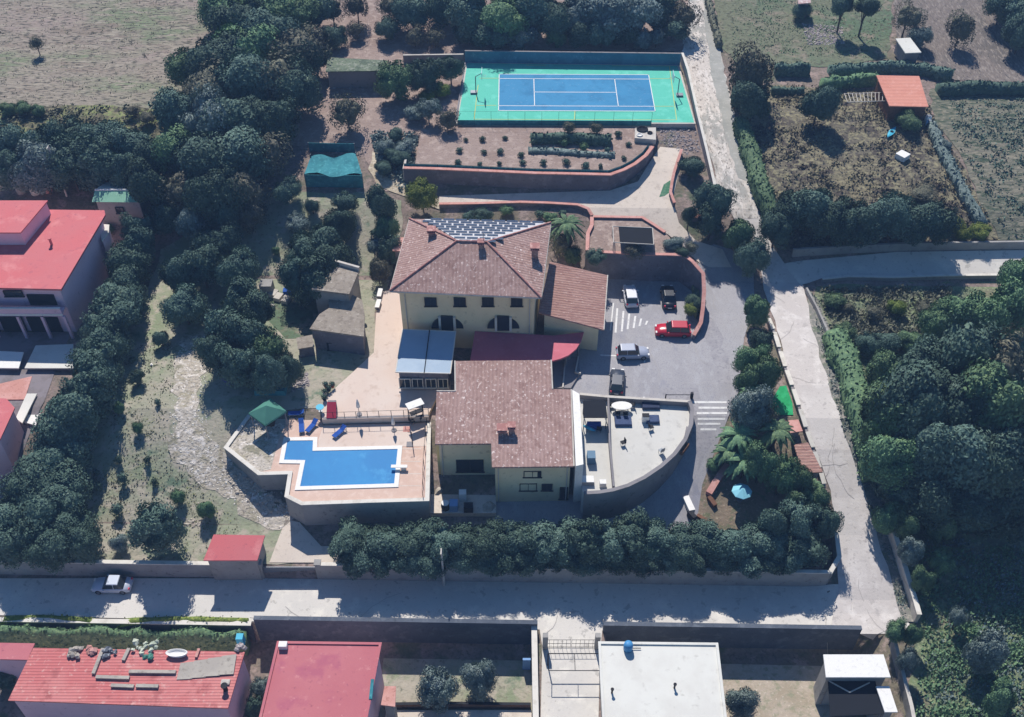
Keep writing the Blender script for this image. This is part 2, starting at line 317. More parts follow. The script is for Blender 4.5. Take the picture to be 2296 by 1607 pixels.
def wall(name, label, pts, z0, z1, th, m, capm=None, capw=.12, caph=.12, cat='wall', group=None):
    f1 = z1 if callable(z1) else (lambda x, y: z1); f0 = z0 if callable(z0) else (lambda x, y: z0)
    c = pts[len(pts)//2]; t = thing(name, label, cat, (c[0], c[1], f0(c[0], c[1])), 0, group)
    obj('wall_face', band(MB(), pts, th, z0, f1), m, t)
    if capm: obj('coping', band(MB(), pts, th+capw, lambda x, y: f1(x, y)-.002, lambda x, y: f1(x, y)+caph), capm, t)
    return t
def hgo(d): return lambda x, y: hg(x, y)+d

# ---------------------------------------------------------------- foliage templates
def noise3(p, s):
    return (math.sin(p[0]*s*1.7+1.3)+math.sin(p[1]*s*1.9+p[0]*s)+math.sin(p[2]*s*2.1+p[1]*s*.8+2))/3
def crown_mesh(name, m, seed, lobes=11, leaves=3400, leaf=.085, sq=(1, 1, 1), core=.9, spread=.55, lr=(.42, .62), droop=0):
    rng = random.Random(seed); L = []
    for i in range(lobes):
        z = rng.uniform(-.55, .75); a = rng.uniform(0, 6.283); r = math.sqrt(max(0, 1-z*z))*spread
        L.append((Vector((r*math.cos(a), r*math.sin(a), z*spread)), rng.uniform(*lr)))
    L.append((Vector((0,0,0)), .6))
    def rad(d):
        best = .5
        for c, r in L:
            b = d.dot(c); q = b*b-(c.dot(c)-r*r)
            if q > 0: best = max(best, b+math.sqrt(q))
        p = d*best*3
        return best*(1+.07*noise3(p, 1.3)+.05*noise3(p, 3.1))
    bm = bmesh.new(); bmesh.ops.create_icosphere(bm, subdivisions=4, radius=1)
    vs = []; 
    for v in bm.verts:
        d = v.co.normalized(); p = d*rad(d)*core; vs.append((p.x*sq[0], p.y*sq[1], p.z*sq[2]))
    fs = [tuple(x.index for x in f.verts) for f in bm.faces]; bm.free()
    mb = MB(); mb.add(vs, fs, True)
    for i in range(leaves):
        z = rng.uniform(-.75, 1); a = rng.uniform(0, 6.283); q = math.sqrt(1-z*z); d = Vector((q*math.cos(a), q*math.sin(a), z))
        p = d*rad(d)*rng.uniform(.84, 1.05)
        n = (d+Vector((rng.gauss(0,.42), rng.gauss(0,.42), rng.gauss(0,.42)))).normalized(); u = n.orthogonal().normalized(); w = n.cross(u); s = leaf*rng.uniform(.5, 1.25)
        th = rng.uniform(0, 6.28); u, w = u*math.cos(th)+w*math.sin(th), w*math.cos(th)-u*math.sin(th)
        pts = [p+u*s, p+w*s*.55, p-u*s, p-w*s*.55]
        mb.add([(k.x*sq[0], k.y*sq[1], k.z*sq[2]) for k in pts], [(0,1,2,3)])
    return mb.mesh(name, m)
def trunk_mesh(seed):
    rng = random.Random(seed); mb = MB(); mb.tube((0,0,-.05), (.02,.01,.55), .07, .05, 7); 
    for i in range(5):
        a = i*1.256+rng.uniform(-.3,.3); mb.tube((.01,0,.3+.05*i), (.28*math.cos(a), .28*math.sin(a), .75+rng.uniform(0,.15)), .035, .012, 5)
    mb.tube((.02,.01,.5), (0,0,1), .05, .015, 6)
    return mb.mesh('trunk', m_bark)
KIND = {}
for kn, mm, nn in (('dark', m_leaf, 6), ('green', m_leafg, 4), ('yellow', m_leafy, 2), ('brown', m_leafb, 3), ('olive', m_leafs, 3)):
    KIND[kn] = [crown_mesh(kn+'_crown', mm, 11+i*7+len(kn)*31, lobes=(9, 16, 22)[i % 3], leaves=6200 if kn != 'brown' else 2400, leaf=(.06, .05, .056)[i % 3], core=(.86, .82, .8)[i % 3] if kn != 'brown' else .66, spread=(.55, .68, .78)[i % 3], lr=((.38, .6), (.27, .5), (.2, .44))[i % 3]) for i in range(nn)]
KIND['small'] = [crown_mesh('sapling_crown', m_leaf, 91, lobes=6, leaves=420, leaf=.17, core=.6)]
KIND['smallg'] = [crown_mesh('sapling_crown', m_leafg, 92, lobes=6, leaves=420, leaf=.17, core=.6)]
TRUNKS = [trunk_mesh(3), trunk_mesh(5)]
def plant(name, cat, base, rx, ry, rz, zc, kind, label, group=None, trunk=True):
    """one tree or bush: base point, crown radii and the height of the crown's centre above the base"""
    t = thing(name, label, cat, base, 0, group)
    me = random.choice(KIND[kind]); o = bpy.data.objects.new('crown' if trunk else 'foliage', me); COL.objects.link(o); o.parent = t
    o.location = (random.uniform(-.12, .12)*rx, 0, zc); o.scale = (rx*random.uniform(.9, 1.2), ry*random.uniform(.88, 1.12), rz*random.uniform(.9, 1.12)); o.rotation_euler = (0, 0, random.uniform(0, 6.28))
    if trunk:
        k = bpy.data.objects.new('trunk', random.choice(TRUNKS)); COL.objects.link(k); k.parent = t
        h = zc+rz*.3; k.scale = (max(1.2, h*.45), max(1.2, h*.45), h); k.rotation_euler = (0, 0, random.uniform(0, 6.28))
    return t
def tree(x, y, r, kind, label, group=None, h=None, name='broadleaf_tree', cat='tree', sq=1.0, trunk=True, lift=0):
    """x, y: where the middle of the crown is seen; r: its seen radius; h: full height in metres"""
    R0 = r/14.5
    h = h or max(2.0, R0*2.3)
    rz = min(h*.48, R0*1.15)*sq; zc = h-rz*.98
    z = 3.0
    for _ in range(40):
        p = G(x, y, z+zc+lift); z += (hg(p.x, p.y)-z)*.6
    dep = (p.y+CAMH-z-zc)*C45; Rm = r*dep/F
    if h is None: h = Rm*2.3
    return plant(name, cat, (p.x, p.y, z+lift-.05), Rm/.97, Rm/.97, rz, zc, kind, label, group, trunk)
def bush(x, y, r, kind, label, group=None, h=None, name='bush', cat='bush'):
    return tree(x, y, r, kind, label, group, h=h or max(.5, r/14.5*1.5), name=name, cat=cat, trunk=False)
def hedge(name, label, px, w, h, m, group=None, flat=None, dens_=26, leaf=.3, cat='hedge'):
    """clipped or wild hedge along a surveyed line"""
    pts = dens([(GT(x, y) if flat is None else G(x, y, flat)) for x, y in px], 1.0)
    rng = random.Random(len(label)); mb = MB(); n = len(pts); rings = []
    L = offs(pts, 1)
    for i, p in enumerate(pts):
        d = L[i]-p; z0 = hg(p.x, p.y) if flat is None else flat; j = 1+.18*rng.uniform(-1, 1); hh = h*(1+.15*rng.uniform(-1, 1)); prof = [(-.5, -.1), (-.55, .45), (-.42, .85), (0, 1), (.42, .85), (.55, .45), (.5, -.1)]
        rings.append([Vector((p.x+d.x*w*a*j*.9, p.y+d.y*w*a*j*.9, z0+hh*b*.93)) for a, b in prof])
    k = 7
    fs = [(i*k+a, (i+1)*k+a, (i+1)*k+a+1, i*k+a+1) for i in range(n-1) for a in range(k-1)]+[tuple(range(k)), tuple(range((n-1)*k+k-1, (n-1)*k-1, -1))]
    mb.add([v for r_ in rings for v in r_], fs, True)
    for i in range(n-1):
        for _ in range(int(dens_*(w+2*h)/3)):
            a = rng.random(); b = rng.uniform(0, k-1.001); bi = int(b); f = b-bi
            p = rings[i][bi].lerp(rings[i][bi+1], f).lerp(rings[i+1][bi].lerp(rings[i+1][bi+1], f), a)
            p = p+Vector((rng.gauss(0, .08), rng.gauss(0, .08), rng.gauss(0, .09))); nn = Vector((rng.gauss(0,1), rng.gauss(0,1), rng.gauss(.4,1))).normalized(); u = nn.orthogonal().normalized(); v = nn.cross(u); s = leaf*rng.uniform(.5, 1.1)
            mb.add([p+u*s, p+v*s*.6, p-u*s, p-v*s*.6], [(0,1,2,3)])
    o = obj(name, mb, m); tag(o, label, cat, group); return o
def inpoly(x, y, P):
    c = False; n = len(P); j = n-1
    for i in range(n):
        if (P[i][1] > y) != (P[j][1] > y) and x < (P[j][0]-P[i][0])*(y-P[i][1])/(P[j][1]-P[i][1])+P[i][0]: c = not c
        j = i
    return c
def scatter(name, px, n, size, hgt, m, label=None, seed=1, clump=None, cat=None):
    """uncountable ground cover as one object"""
    rng = random.Random(seed); P = [GT(x, y) for x, y in px]; xs = [p.x for p in P]; ys = [p.y for p in P]; mb = MB(); k = 0
    cl = [(rng.uniform(min(xs), max(xs)), rng.uniform(min(ys), max(ys)), rng.uniform(.5, 1.6)) for _ in range(clump or 1)]
    tries = 0
    while k < n and tries < n*12:
        tries += 1
        if clump: c = rng.choice(cl); x = rng.gauss(c[0], c[2]*.7); y = rng.gauss(c[1], c[2]*.6); zz = hgt*c[2]*max(0, 1-math.hypot(x-c[0], y-c[1])/(1.7*c[2]))
        else: x = rng.uniform(min(xs), max(xs)); y = rng.uniform(min(ys), max(ys)); zz = hgt*rng.random()
        if not inpoly(x, y, P): continue
        k += 1; p = Vector((x, y, hg(x, y)+.05+zz*rng.uniform(.5, 1)))
        nn = Vector((rng.gauss(0,1), rng.gauss(0,1), rng.gauss(.6,1))).normalized(); u = nn.orthogonal().normalized(); v = nn.cross(u); s = size*rng.uniform(.5, 1.2)
        mb.add([p+u*s, p+v*s*.6, p-u*s, p-v*s*.6], [(0,1,2,3)])
    o = obj(name, mb, m); tag(o, label, cat, kind='stuff'); return o
def stones(name, px, n, smin, smax, m, label=None, seed=1, flat=None):
    rng = random.Random(seed); P = [(GT(x, y) if flat is None else G(x, y, flat)) for x, y in px]; xs = [p.x for p in P]; ys = [p.y for p in P]; mb = MB(); k = 0; tries = 0
    while k < n and tries < n*12:
        tries += 1; x = rng.uniform(min(xs), max(xs)); y = rng.uniform(min(ys), max(ys))
        if not inpoly(x, y, P): continue
        k += 1; s = rng.uniform(smin, smax)*rng.uniform(.5, 1); z = hg(x, y) if flat is None else flat
        mb.add(*rockgeo(rng, (x, y, z), s))
    o = obj(name, mb, m); tag(o, label, kind='stuff'); return o
def rockgeo(rng, c, s):
    P = [Vector(q) for q in ((1,0,0),(.3,.9,0),(-.8,.6,0),(-.8,-.6,0),(.3,-.9,0),(.5,.2,.7),(-.3,.5,.75),(-.3,-.5,.65))]
    a = rng.uniform(0, 6.28); vs = []
    for p in P:
        j = rng.uniform(.75, 1.2); x, y = p.x*s*j, p.y*s*j*.8; vs.append((c[0]+x*math.cos(a)-y*math.sin(a), c[1]+x*math.sin(a)+y*math.cos(a), c[2]+p.z*s*.75*j))
    return vs, [(0,1,5),(1,2,6),(1,6,5),(2,3,7),(2,7,6),(3,4,7),(4,0,5),(4,5,7),(5,6,7)]

# ================================================================ SETTING
xs = sorted([-260,-180,-130]+list(np.arange(-99, 99.1, GRID))+[2.35,2.55,9.3,9.5,35,37]+[130,180,260])
yset = [-60,-20,10,30]+list(np.arange(39, 180.1, GRID))+[200,230,260,300]
def ground():
    me_v = []; f = []
    nx = len(xs)
    ys_ = list(yset)
    # extra rows at the foot and head of the street wall
    for y in ys_:
        for x in xs: me_v.append((x, y, hg(x, y)))
    for j in range(len(ys_)-1):
        for i in range(nx-1): f.append((j*nx+i, j*nx+i+1, (j+1)*nx+i+1, (j+1)*nx+i))
    # where a cell straddles the wall line keep its lower row at street level
    me = bpy.data.meshes.new('ground'); me.from_pydata(me_v, [], f); me.update()
    bm = bmesh.new(); bm.from_mesh(me)
    near = lambda v: [g for g in bm.faces if abs(g.calc_center_median().y-v) < 4]
    for v in (53.66, 53.86, 59.25, 59.55):
        fc = near(v); ed = list({e for g in fc for e in g.edges}); vv = list({w for g in fc for w in g.verts})
        bmesh.ops.bisect_plane(bm, geom=vv+ed+fc, plane_co=(0, v, 0), plane_no=(.018, 1, 0))
    for v in bm.verts: v.co.z = hg(v.co.x, v.co.y)
    bm.to_mesh(me); bm.free(); me.materials.append(m_ground)
    for p in me.polygons: p.use_smooth = True
    o = bpy.data.objects.new('ground', me); COL.objects.link(o); tag(o, kind='structure')
ground()
sheet('field', [(-60,-60),(480,-60),(478,130),(440,220),(380,262),(330,245),(230,236),(120,240),(-60,232)], m_field, .06, .5)
sheet('scrub_strip', [(-60,232),(120,240),(230,236),(330,245),(400,262),(400,345),(-60,345)], m_scrub, .08, .4)
sheet('bare_soil', [(690,-60),(1560,-60),(1530,112),(1040,114),(1030,280),(1440,288),(1380,375),(930,372),(905,436),(840,430),(815,330),(690,322),(600,330),(620,240),(700,150)], m_brown, .055, .4)
sheet('lawn', [(180,1262),(190,1050),(240,880),(300,700),(360,560),(480,480),(560,430),(680,430),(830,432),(900,450),(900,520),(870,640),(840,700),(840,830),(740,880),(720,915),(640,920),(560,930),(505,1002),(600,1110),(650,1160),(655,1262)], m_lawn, .05, .3)
sheet('path', [(418,760),(462,745),(470,830),(452,900),(478,980),(520,1050),(600,1120),(655,1150),(655,1180),(585,1170),(520,1130),(450,1070),(385,1010),(380,930),(398,860),(395,800)], m_rock, .09, 1.0, step=1)
sheet('sandy_path', [(835,340),(862,350),(880,390),(930,425),(985,448),(985,470),(905,440),(845,415),(825,380)], m_sand, .09, .3)
sheet('yard_grass', [(600,640),(700,700),(700,760),(640,760),(590,700)], m_grass2, .07, .3)
sheet('driveway', [(604,1262),(640,1165),(672,1172),(720,1225),(790,1226),(800,1262)], m_cream, .09)
sheet('pasture', [(1600,-60),(2000,-60),(2000,60),(1990,130),(1860,150),(1740,145),(1650,140),(1610,100)], m_grass2, .06, .3)
sheet('ploughed_field', [(2000,-60),(2400,-60),(2400,190),(2120,180),(2010,100)], m_plough, .06, .3)
sheet('dry_meadow', [(1640,190),(1990,200),(2080,230),(2100,290),(2150,360),(2190,440),(2240,540),(1760,560),(1700,440),(1660,300)], m_drygrass, .07, .3)
sheet('vegetable_field', [(2085,200),(2420,200),(2420,545),(2240,540),(2190,440),(2150,340),(2095,280)], m_veg, .08, .3)
sheet('woodland_floor', [(1830,640),(2420,630),(2420,1700),(2010,1700),(2060,1400),(1990,1180),(1900,960),(1840,760)], m_forestfloor, .06, .4)
sheet('lower_yard', [(1560,1090),(1640,930),(1700,880),(1770,880),(1800,1000),(1850,1180),(1850,1260),(1540,1260),(1560,1170)], mat('shaded_garden_soil','8d7d6c',[(.3,.45,.6,'7e7261'),(1.2,.52,.64,'6d7157'),(3,.58,.7,'b5a690')], bump=.08), .06, .2)
sheet('parking_lot', [(1352,612),(1560,612),(1575,560),(1600,548),(1640,560),(1690,600),(1692,680),(1668,760),(1655,880),(1635,930),(1575,1085),(1562,1170),(1560,1262),(1110,1262),(1110,1110),(1310,1110),(1310,1010),(1236,870),(1232,760),(1310,720)], m_asph, .07)
lane = sheet('lane', [(985,464),(985,440),(1367,428),(1430,408),(1470,345),(1480,330),(1532,335),(1520,396),(1507,450),(1522,500),(1560,540),(1620,560),(1640,600),(1590,600),(1568,590),(1500,528),(1462,503),(1440,491),(1328,489),(1318,470),(1290,464),(1150,457)], m_cream, .09)
sheet('street', [(-120,1297),(590,1297),(1850,1312),(1960,1312),(2060,1420),(1960,1426),(1350,1414),(1345,1470),(1340,1700),(1210,1700),(1216,1450),(1210,1412),(600,1404),(-120,1396)], m_street, .06)
sheet('side_road', [(1600,400),(1650,400),(1690,450),(1725,540),(1762,596),(1790,608),(1800,640),(1830,740),(1872,870),(1905,985),(1950,1110),(1985,1230),(2005,1300),(2030,1400),(1960,1428),(1860,1420),(1880,1320),(1878,1240),(1862,1100),(1815,980),(1765,830),(1738,720),(1712,650),(1705,600),(1685,560),(1645,490)], m_road, .10, .12)
sheet('dirt_road', [(1552,-60),(1580,-60),(1620,140),(1652,290),(1690,450),(1700,490),(1645,490),(1604,402),(1572,280),(1540,150),(1528,118),(1540,60)], m_dirtroad, .12, .25)
sheet('grey_track', [(1570,-60),(1582,-60),(1618,140),(1640,240),(1655,300),(1680,410),(1655,400),(1625,300),(1598,180),(1582,80)], m_roadgrey, .14, .2)
sheet('branch_road', [(1755,592),(1800,585),(2010,566),(2420,560),(2420,622),(2080,618),(1850,622),(1796,640)], m_street, .11)
sheet('verge', [(1812,650),(1840,680),(1880,800),(1925,930),(1965,1060),(2010,1200),(2040,1330),(2060,1395),(2025,1395),(1990,1270),(1940,1110),(1890,970),(1858,865),(1815,720)], m_verge, .13, .2)
sheet('south_garden', [(860,1476),(1198,1482),(1204,1700),(840,1700)], m_lawn, .06)
sheet('south_yard', [(1590,1488),(1860,1494),(1880,1700),(1625,1700)], mat('tan_yard','b5a796',[(.3,.45,.6,'a39682'),(1.4,.5,.64,'94917a'),(3,.58,.7,'c8bcab')], bump=.05), .06)
sheet('shed_yard', [(-60,745),(160,745),(100,900),(20,1100),(-60,1200)], mat('packed_yard','8a8285',[(.4,.45,.6,'77706f')]), .06)
sheet('turf_patch', [(1726,905),(1748,868),(1762,866),(1776,905),(1778,932),(1728,932)], m_greenturf, .15)

# paint on the parking and road
bars = []
for x, a, b in ((1382,692,747),(1396,698,744),(1409,704,739),(1422.5,709,736.6),(1435.6,715,732),(1449.5,720,729)): bars.append([(x-2.2+2, a),(x+2.2+2, a),(x+2.2-2, b),(x-2.2-2, b)])
bars.append([(1374,680),(1377,680),(1370,742),(1367,742)])
marks('hatched_markings', bars, m_line, .09)
cw = []
for y, a, b in ((902.5,1553,1629),(915,1566,1630),(927,1562,1630),(940,1564,1626),(951,1564,1615),(963.5,1570,1606)): cw.append([(a,y-2.4),(b,y-2),(b,y+2.4),(a,y+2.4)])
marks('crosswalk_markings', cw, m_line, .09)
marks('bay_lines', [[(1444,802),(1447,802),(1445,898),(1441.5,898)],[(1346,795.5),(1444,800),(1444,803),(1346,798.5)],[(1392,790),(1449,794),(1449,796.5),(1392,792.5)],[(1390,792),(1393,792),(1391,808),(1388,808)],[(1448,793),(1450,793),(1449,808),(1447,808)]], m_line, .09)
stones('gravel', [(418,760),(462,745),(470,830),(452,900),(478,980),(520,1050),(600,1120),(655,1150),(655,1180),(585,1170),(520,1130),(450,1070),(385,1010),(380,930),(398,860),(395,800)], 1700, .06, .26, m_capwhite, 'pale loose stones strewn along the track down the lawn', 3)
stones('stones', [(370,760),(500,740),(520,900),(560,1020),(660,1110),(655,1210),(560,1210),(430,1120),(360,1020),(350,880)], 220, .06, .22, m_stone, 'sparse pale stones spread over the lawn beside the track', 33)
stones('stones', [(500,1030),(560,1075),(650,1135),(652,1165),(580,1140),(520,1095)], 330, .15, .45, m_stone, 'larger pale rocks heaped at the foot of the terrace wall', 5)
scatter('weeds', [(1640,190),(1990,200),(2080,230),(2100,290),(2150,360),(2190,440),(2240,540),(1760,560),(1700,440),(1660,300)], 9000, .22, .5, m_drygrass, 'tangled dry weeds covering the meadow east of the road', 4, clump=320, cat='weeds')
scatter('undergrowth', [(2050,1230),(2420,1230),(2420,1700),(2030,1700),(2070,1420)], 15000, .2, .6, m_leafg, 'low green scrub in the lower right corner', 6, clump=260, cat='scrub')
scatter('bramble', [(1835,650),(2130,645),(2140,760),(2000,800),(1870,790)], 7200, .24, .7, m_leafb, 'brown and green brambles behind the branch road', 8, clump=110, cat='scrub')
scatter('field_tufts', [(-60,-60),(480,-60),(440,220),(-60,232)], 2600, .13, .12, m_scrub, 'small dark tufts of grass over the dry field', 9, clump=900, cat='grass')
scatter('crop_tufts', [(2100,210),(2420,210),(2420,540),(2250,540),(2150,330)], 4200, .2, .3, m_leaf, 'straggling crop rows in the vegetable field', 10, clump=240, cat='crop')
scatter('strip_scrub', [(-60,236),(300,240),(400,265),(400,330),(-60,330)], 2600, .25, .6, m_leafb, 'low brown and yellow scrub between the dry field and the dark trees', 12, clump=90, cat='scrub')
scatter('bank_scrub', [(830,300),(940,290),(930,370),(900,430),(850,380)], 2600, .25, .6, m_leafs, 'grey green scrub on the bank beside the sandy path', 13, clump=60, cat='scrub')

# repairs, covers and worn places on the roads
sheet('worn_strip', [(1520,640),(1560,660),(1620,760),(1640,860),(1610,860),(1580,760),(1530,690)], mat('worn_paving','9a979a',[(.8,.45,.6,'a3a0a2'),(3,.5,.65,'8b888c')]), .08, .4)
sheet('worn_strip', [(1480,870),(1560,870),(1600,980),(1570,1060),(1550,1000)], mat('worn_paving','9a979a'), .08, .4)

rb = random.Random(12)
cr = MB()
def crack(x, y, a, n, up):
    p = GT(x, y)
    for _ in range(n):
        a += rb.uniform(-.5, .5); q = p+Vector((math.cos(a), math.sin(a), 0))*rb.uniform(.5, 1.1); w = Vector((-math.sin(a), math.cos(a), 0))*.018
        cr.face(*[(c.x, c.y, hg(c.x, c.y)+up) for c in (p-w, q-w, q+w, p+w)]); p = q
for x, y in ((1830,860),(1870,960),(1900,1040),(1915,1120),(1940,1210),(1800,760),(1760,680),(1780,720),(1925,1300),(1850,1380)): crack(x, y, rb.uniform(0, 6), 8, .125)
for x, y in ((1500,760),(1590,820),(1480,850),(1610,700),(1560,900),(1500,1100),(1560,1000),(430,1372),(640,1360),(560,1385),(1250,1380),(900,1330)): crack(x, y, rb.uniform(0, 6), 7, .09)
o = bpy.data.objects.new('pavement_cracks', cr.mesh('pavement_cracks', mat('crack_dirt', 'a8a29d'))); COL.objects.link(o); tag(o, kind='structure')

scatter('low_scrub', [(2040,1210),(2420,1210),(2420,1700),(2030,1700),(2070,1420)], 5000, .2, .5, m_leafs, 'low grey green plants among the scrub at the lower right', 61, clump=200, cat='scrub')
scatter('dry_tufts', [(180,1240),(240,880),(330,740),(400,780),(380,1000),(520,1150),(560,1240)], 2600, .12, .12, m_scrub, 'small grass tufts on the dry lawn', 62, clump=500, cat='grass')
scatter('pasture_tufts', [(1640,-40),(1990,-40),(1980,130),(1640,130)], 2600, .16, .14, m_leafg, 'green grass tufts on the rough pasture', 63, clump=300, cat='grass')
scatter('verge_weeds', [(1812,650),(1840,680),(1880,800),(1925,930),(1965,1060),(2010,1200),(2040,1330),(2025,1395),(1990,1270),(1940,1110),(1890,970),(1858,865)], 2600, .14, .3, m_leafs, 'weeds on the verge along the side road', 64, clump=150, cat='weeds')

# ================================================================ TERRACES AND WALLS
def block(name, px, ztop, m, zb=None, flat=None):
    pts = [tuple(G(x, y, ztop)[:2]) for x, y in px]; mb = MB(); mb.prism(pts, (zb if zb is not None else ztop-2.5), ztop)
    o = bpy.data.objects.new(name, mb.mesh(name, m)); COL.objects.link(o); tag(o, kind='structure'); return o
ZP, ZC, ZG, ZK, ZPL = 5.5, 6.25, 11.3, 11.5, 9.5      # pool deck, patio, garden, court, planter
DECK = [(507,1003),(562,938),(560,925),(600,915),(642,918),(712,916),(724,953),(962,947),(958,1120),(677,1128),(643,1111),(651,1059),(581,1061)]
block('pool_deck', DECK, ZP, m_deck, 1.0)
block('deck_paving', [(724,956),(961,950),(958,1000),(896,1000),(714,1004),(714,985)], ZP+.015, m_patio, ZP-.05)
block('rough_terrace_ground', [(511,1003),(564,938),(604,918),(640,928),(640,952),(625,985),(607,1052),(583,1057)], ZP+.02, m_rock, ZP-.05)
block('patio', [(848,655),(876,650),(915,668),(925,700),(1010,760),(1010,880),(985,880),(962,925),(962,934),(722,940),(716,917),(740,880),(790,835),(838,790),(842,720)], ZC, m_patio, 3)
block('garden_terrace', [(905,377),(930,372),(945,288),(1026,283),(1440,284),(1476,300),(1462,330),(1423,366),(1368,391),(1199,387),(980,377)], ZG, m_brown, 7)
block('planter_ground', [(1328,487),(1440,489),(1490,519),(1535,570),(1354,564),(1318,562),(1318,522)], ZPL, m_brown, 5)
block('court_base', [(1044,139),(1523,145),(1560,277),(1022,276)], ZK-.012, m_gutter, 8)
def cq(x, y): return G(x, y, ZK)
csurf = MB(); q = [cq(*p) for p in ((1048,141),(1519,147),(1556.6,274.4),(1026,273))]
csurf.face(*[(p.x, p.y, ZK) for p in reversed(q)])
ct = thing('tennis_court', 'blue and green hard tennis court with white and yellow lines', 'tennis court', (9, 136, ZK))
obj('green_surround', csurf, m_courtg, ct)
bx0, bx1, by0, by1 = -2.0, 20.8, 131.3, 141.7
sk = .008
def crt(u, v): return (bx0+(bx1-bx0)*u, by0+(by1-by0)*v-(u*sk*22))
def cpoly(mb, u0, v0, u1, v1, z):
    a = [crt(u0,v0), crt(u1,v0), crt(u1,v1), crt(u0,v1)]; mb.face(*[(p[0], p[1], ZK+z) for p in a])
bl = MB(); cpoly(bl, 0, 0, 1, 1, .008); obj('blue_playing_area', bl, m_courtb, ct)
L = MB(); lu, lv = .11/22.8, .11/10.4
for u0, v0, u1, v1 in ((0,0,1,lv),(0,1-lv,1,1),(0,0,lu,1),(1-lu,0,1,1),(0,.125,1,.125+lv),(0,.875-lv,1,.875),(.23,.125,.23+lu,.875),(.77-lu,.125,.77,.875),(.23,.5-lv/2,.77,.5+lv/2)):
    cpoly(L, u0, v0, u1, v1, .016)
obj('white_lines', L, m_white, ct)
Y_ = MB()
def cline(mb, a, b, w, z):
    a = Vector(cq(*a)[:2]); b = Vector(cq(*b)[:2]); d = (b-a).normalized(); n = Vector((-d.y, d.x))*w/2
    mb.face(*[(p.x, p.y, ZK+z) for p in (a-n, b-n, b+n, a+n)])
for a, b in (((1063,267),(1516,268.5)),((1063,267),(1072,190)),((1517,268.5),(1501,148)),((1067,236),(1113,236)),((1465,238),(1510,238)),((1075,175),(1120,175)),((1457,176),(1502,176)),((1289,247),(1288,267)),((1180,146),(1224,146)),((1372,147),(1500,148))):
    Y_ = MB(); cline(Y_, a, b, .12, .012); obj('yellow_line', Y_, m_yline, ct)
# basketball hoops at the two ends
def hoop(x, y, face, lab):
    b = cq(x, y); t = thing('basketball_hoop', lab, 'basketball hoop', b, 0, 'basketball hoops at the ends of the court')
    obj('pole', MB().tube(b, b+Vector((0,0,2.7)), .07).tube(b+Vector((0,0,2.7)), b+Vector((face*.9,0,3.2)), .05), m_steel, t)
    c = b+Vector((face*.95, 0, 2.6)); obj('backboard', MB().box((c.x, c.y, c.z), (.06, 1.8, 1.1)), mat('clear_white_board', 'c9dcdc', rough=.3), t)
    mb = MB(); rc = c+Vector((face*.35, 0, .25))
    for i in range(12):
        a0, a1 = i*math.pi/6, (i+1)*math.pi/6; mb.tube(rc+Vector((.23*math.cos(a0), .23*math.sin(a0), 0)), rc+Vector((.23*math.cos(a1), .23*math.sin(a1), 0)), .015, n=5)
    obj('rim', mb, m_cap, t); obj('base', MB().box((b.x-face*.3, b.y, b.z), (1.0, .8, .25)), m_steel, t, bev=.03)
hoop(1067, 208, 1, 'white basketball hoop on the left end of the green court'); hoop(1519, 214, -1, 'white basketball hoop on the right end of the green court')
# court screens and fence posts
def W2(pts, z): return [Vector(G(x, y, z)[:2]) for x, y in pts]
wall('court_screen', 'blue grey windscreen wall along the far side of the tennis court', W2([(1043,139),(1280,142),(1524,145)], ZK), ZK-1, ZK+1.9, .25, m_bluescreen, m_greywall, .04, .06)
wall('court_wall', 'dark low wall running on from the court screen to the left', [GT(905,142), GT(1040,140)], hgo(-.5), hgo(1.4), .25, m_greywall, m_gutter, .04, .06)
wall('court_side_wall', 'grey wall with pale top beside the court along the dirt road', dens(W2([(1527,142),(1540,180),(1562,275),(1583,345),(1606,420)], 10.9), 4), hgo(-1.5), hgo(1.5), .3, m_greywall, m_capwhite, .08, .1)
def posts(name, label, pts, z, h, n, cat='fence', net=None, group=None, mm=None, pr=.035):
    P = dens(pts, sum((Vector(b)-Vector(a)).length for a, b in zip(pts, pts[1:]))/n); c = P[0]; zz = z if callable(z) else (lambda x, y: z)
    t = thing(name, label, cat, (c.x, c.y, zz(c.x, c.y)), 0, group)
    for p in P: k = obj('post', MB().tube((p.x, p.y, zz(p.x, p.y)-.1), (p.x, p.y, zz(p.x, p.y)+h), pr, n=6), mm or m_blackmetal, t)
    r = MB()
    for a, b in zip(P, P[1:]): r.tube((a.x, a.y, zz(a.x, a.y)+h), (b.x, b.y, zz(b.x, b.y)+h), pr*.6, n=5)
    obj('top_rail', r, mm or m_blackmetal, t)
    if net: obj('netting', band(MB(), P, .02, lambda x, y: zz(x, y), lambda x, y: zz(x, y)+net), m_teal, t)
    return t
posts('court_fence', 'thin dark post and wire fence along the near side of the court', W2([(1026,277),(1290,278),(1460,279)], ZK), ZG, 2.2, 12, net=.8, pr=.02)
wall('court_kerb', 'grey edge wall under the left side of the court', W2([(1043,141),(1021,277)], ZK), ZK-2, ZK+.12, .2, m_greywall)
# garden retaining wall with terracotta coping
gw = [(905,377),(980,379),(1100,384),(1199,388.5),(1300,390.5),(1368,392),(1399,381),(1423.5,368),(1448,349),(1463,329)]
GWP = W2(gw, ZG+.35)
wall('retaining_wall', 'long curved dark retaining wall with terracotta coping below the garden', GWP, 7.2, ZG+.35, .35, m_purplewall, m_cap, .16, .14)
wall('end_wall', 'short pale end of the garden retaining wall facing the sandy path', [GWP[0], GWP[0]+Vector((.1, 2.2))], 7.2, ZG+.3, .3, m_gutter)
posts('garden_net_fence', 'low teal net fence inside the curved garden wall', offs(GWP, .55), ZG, .75, 16, net=.7)
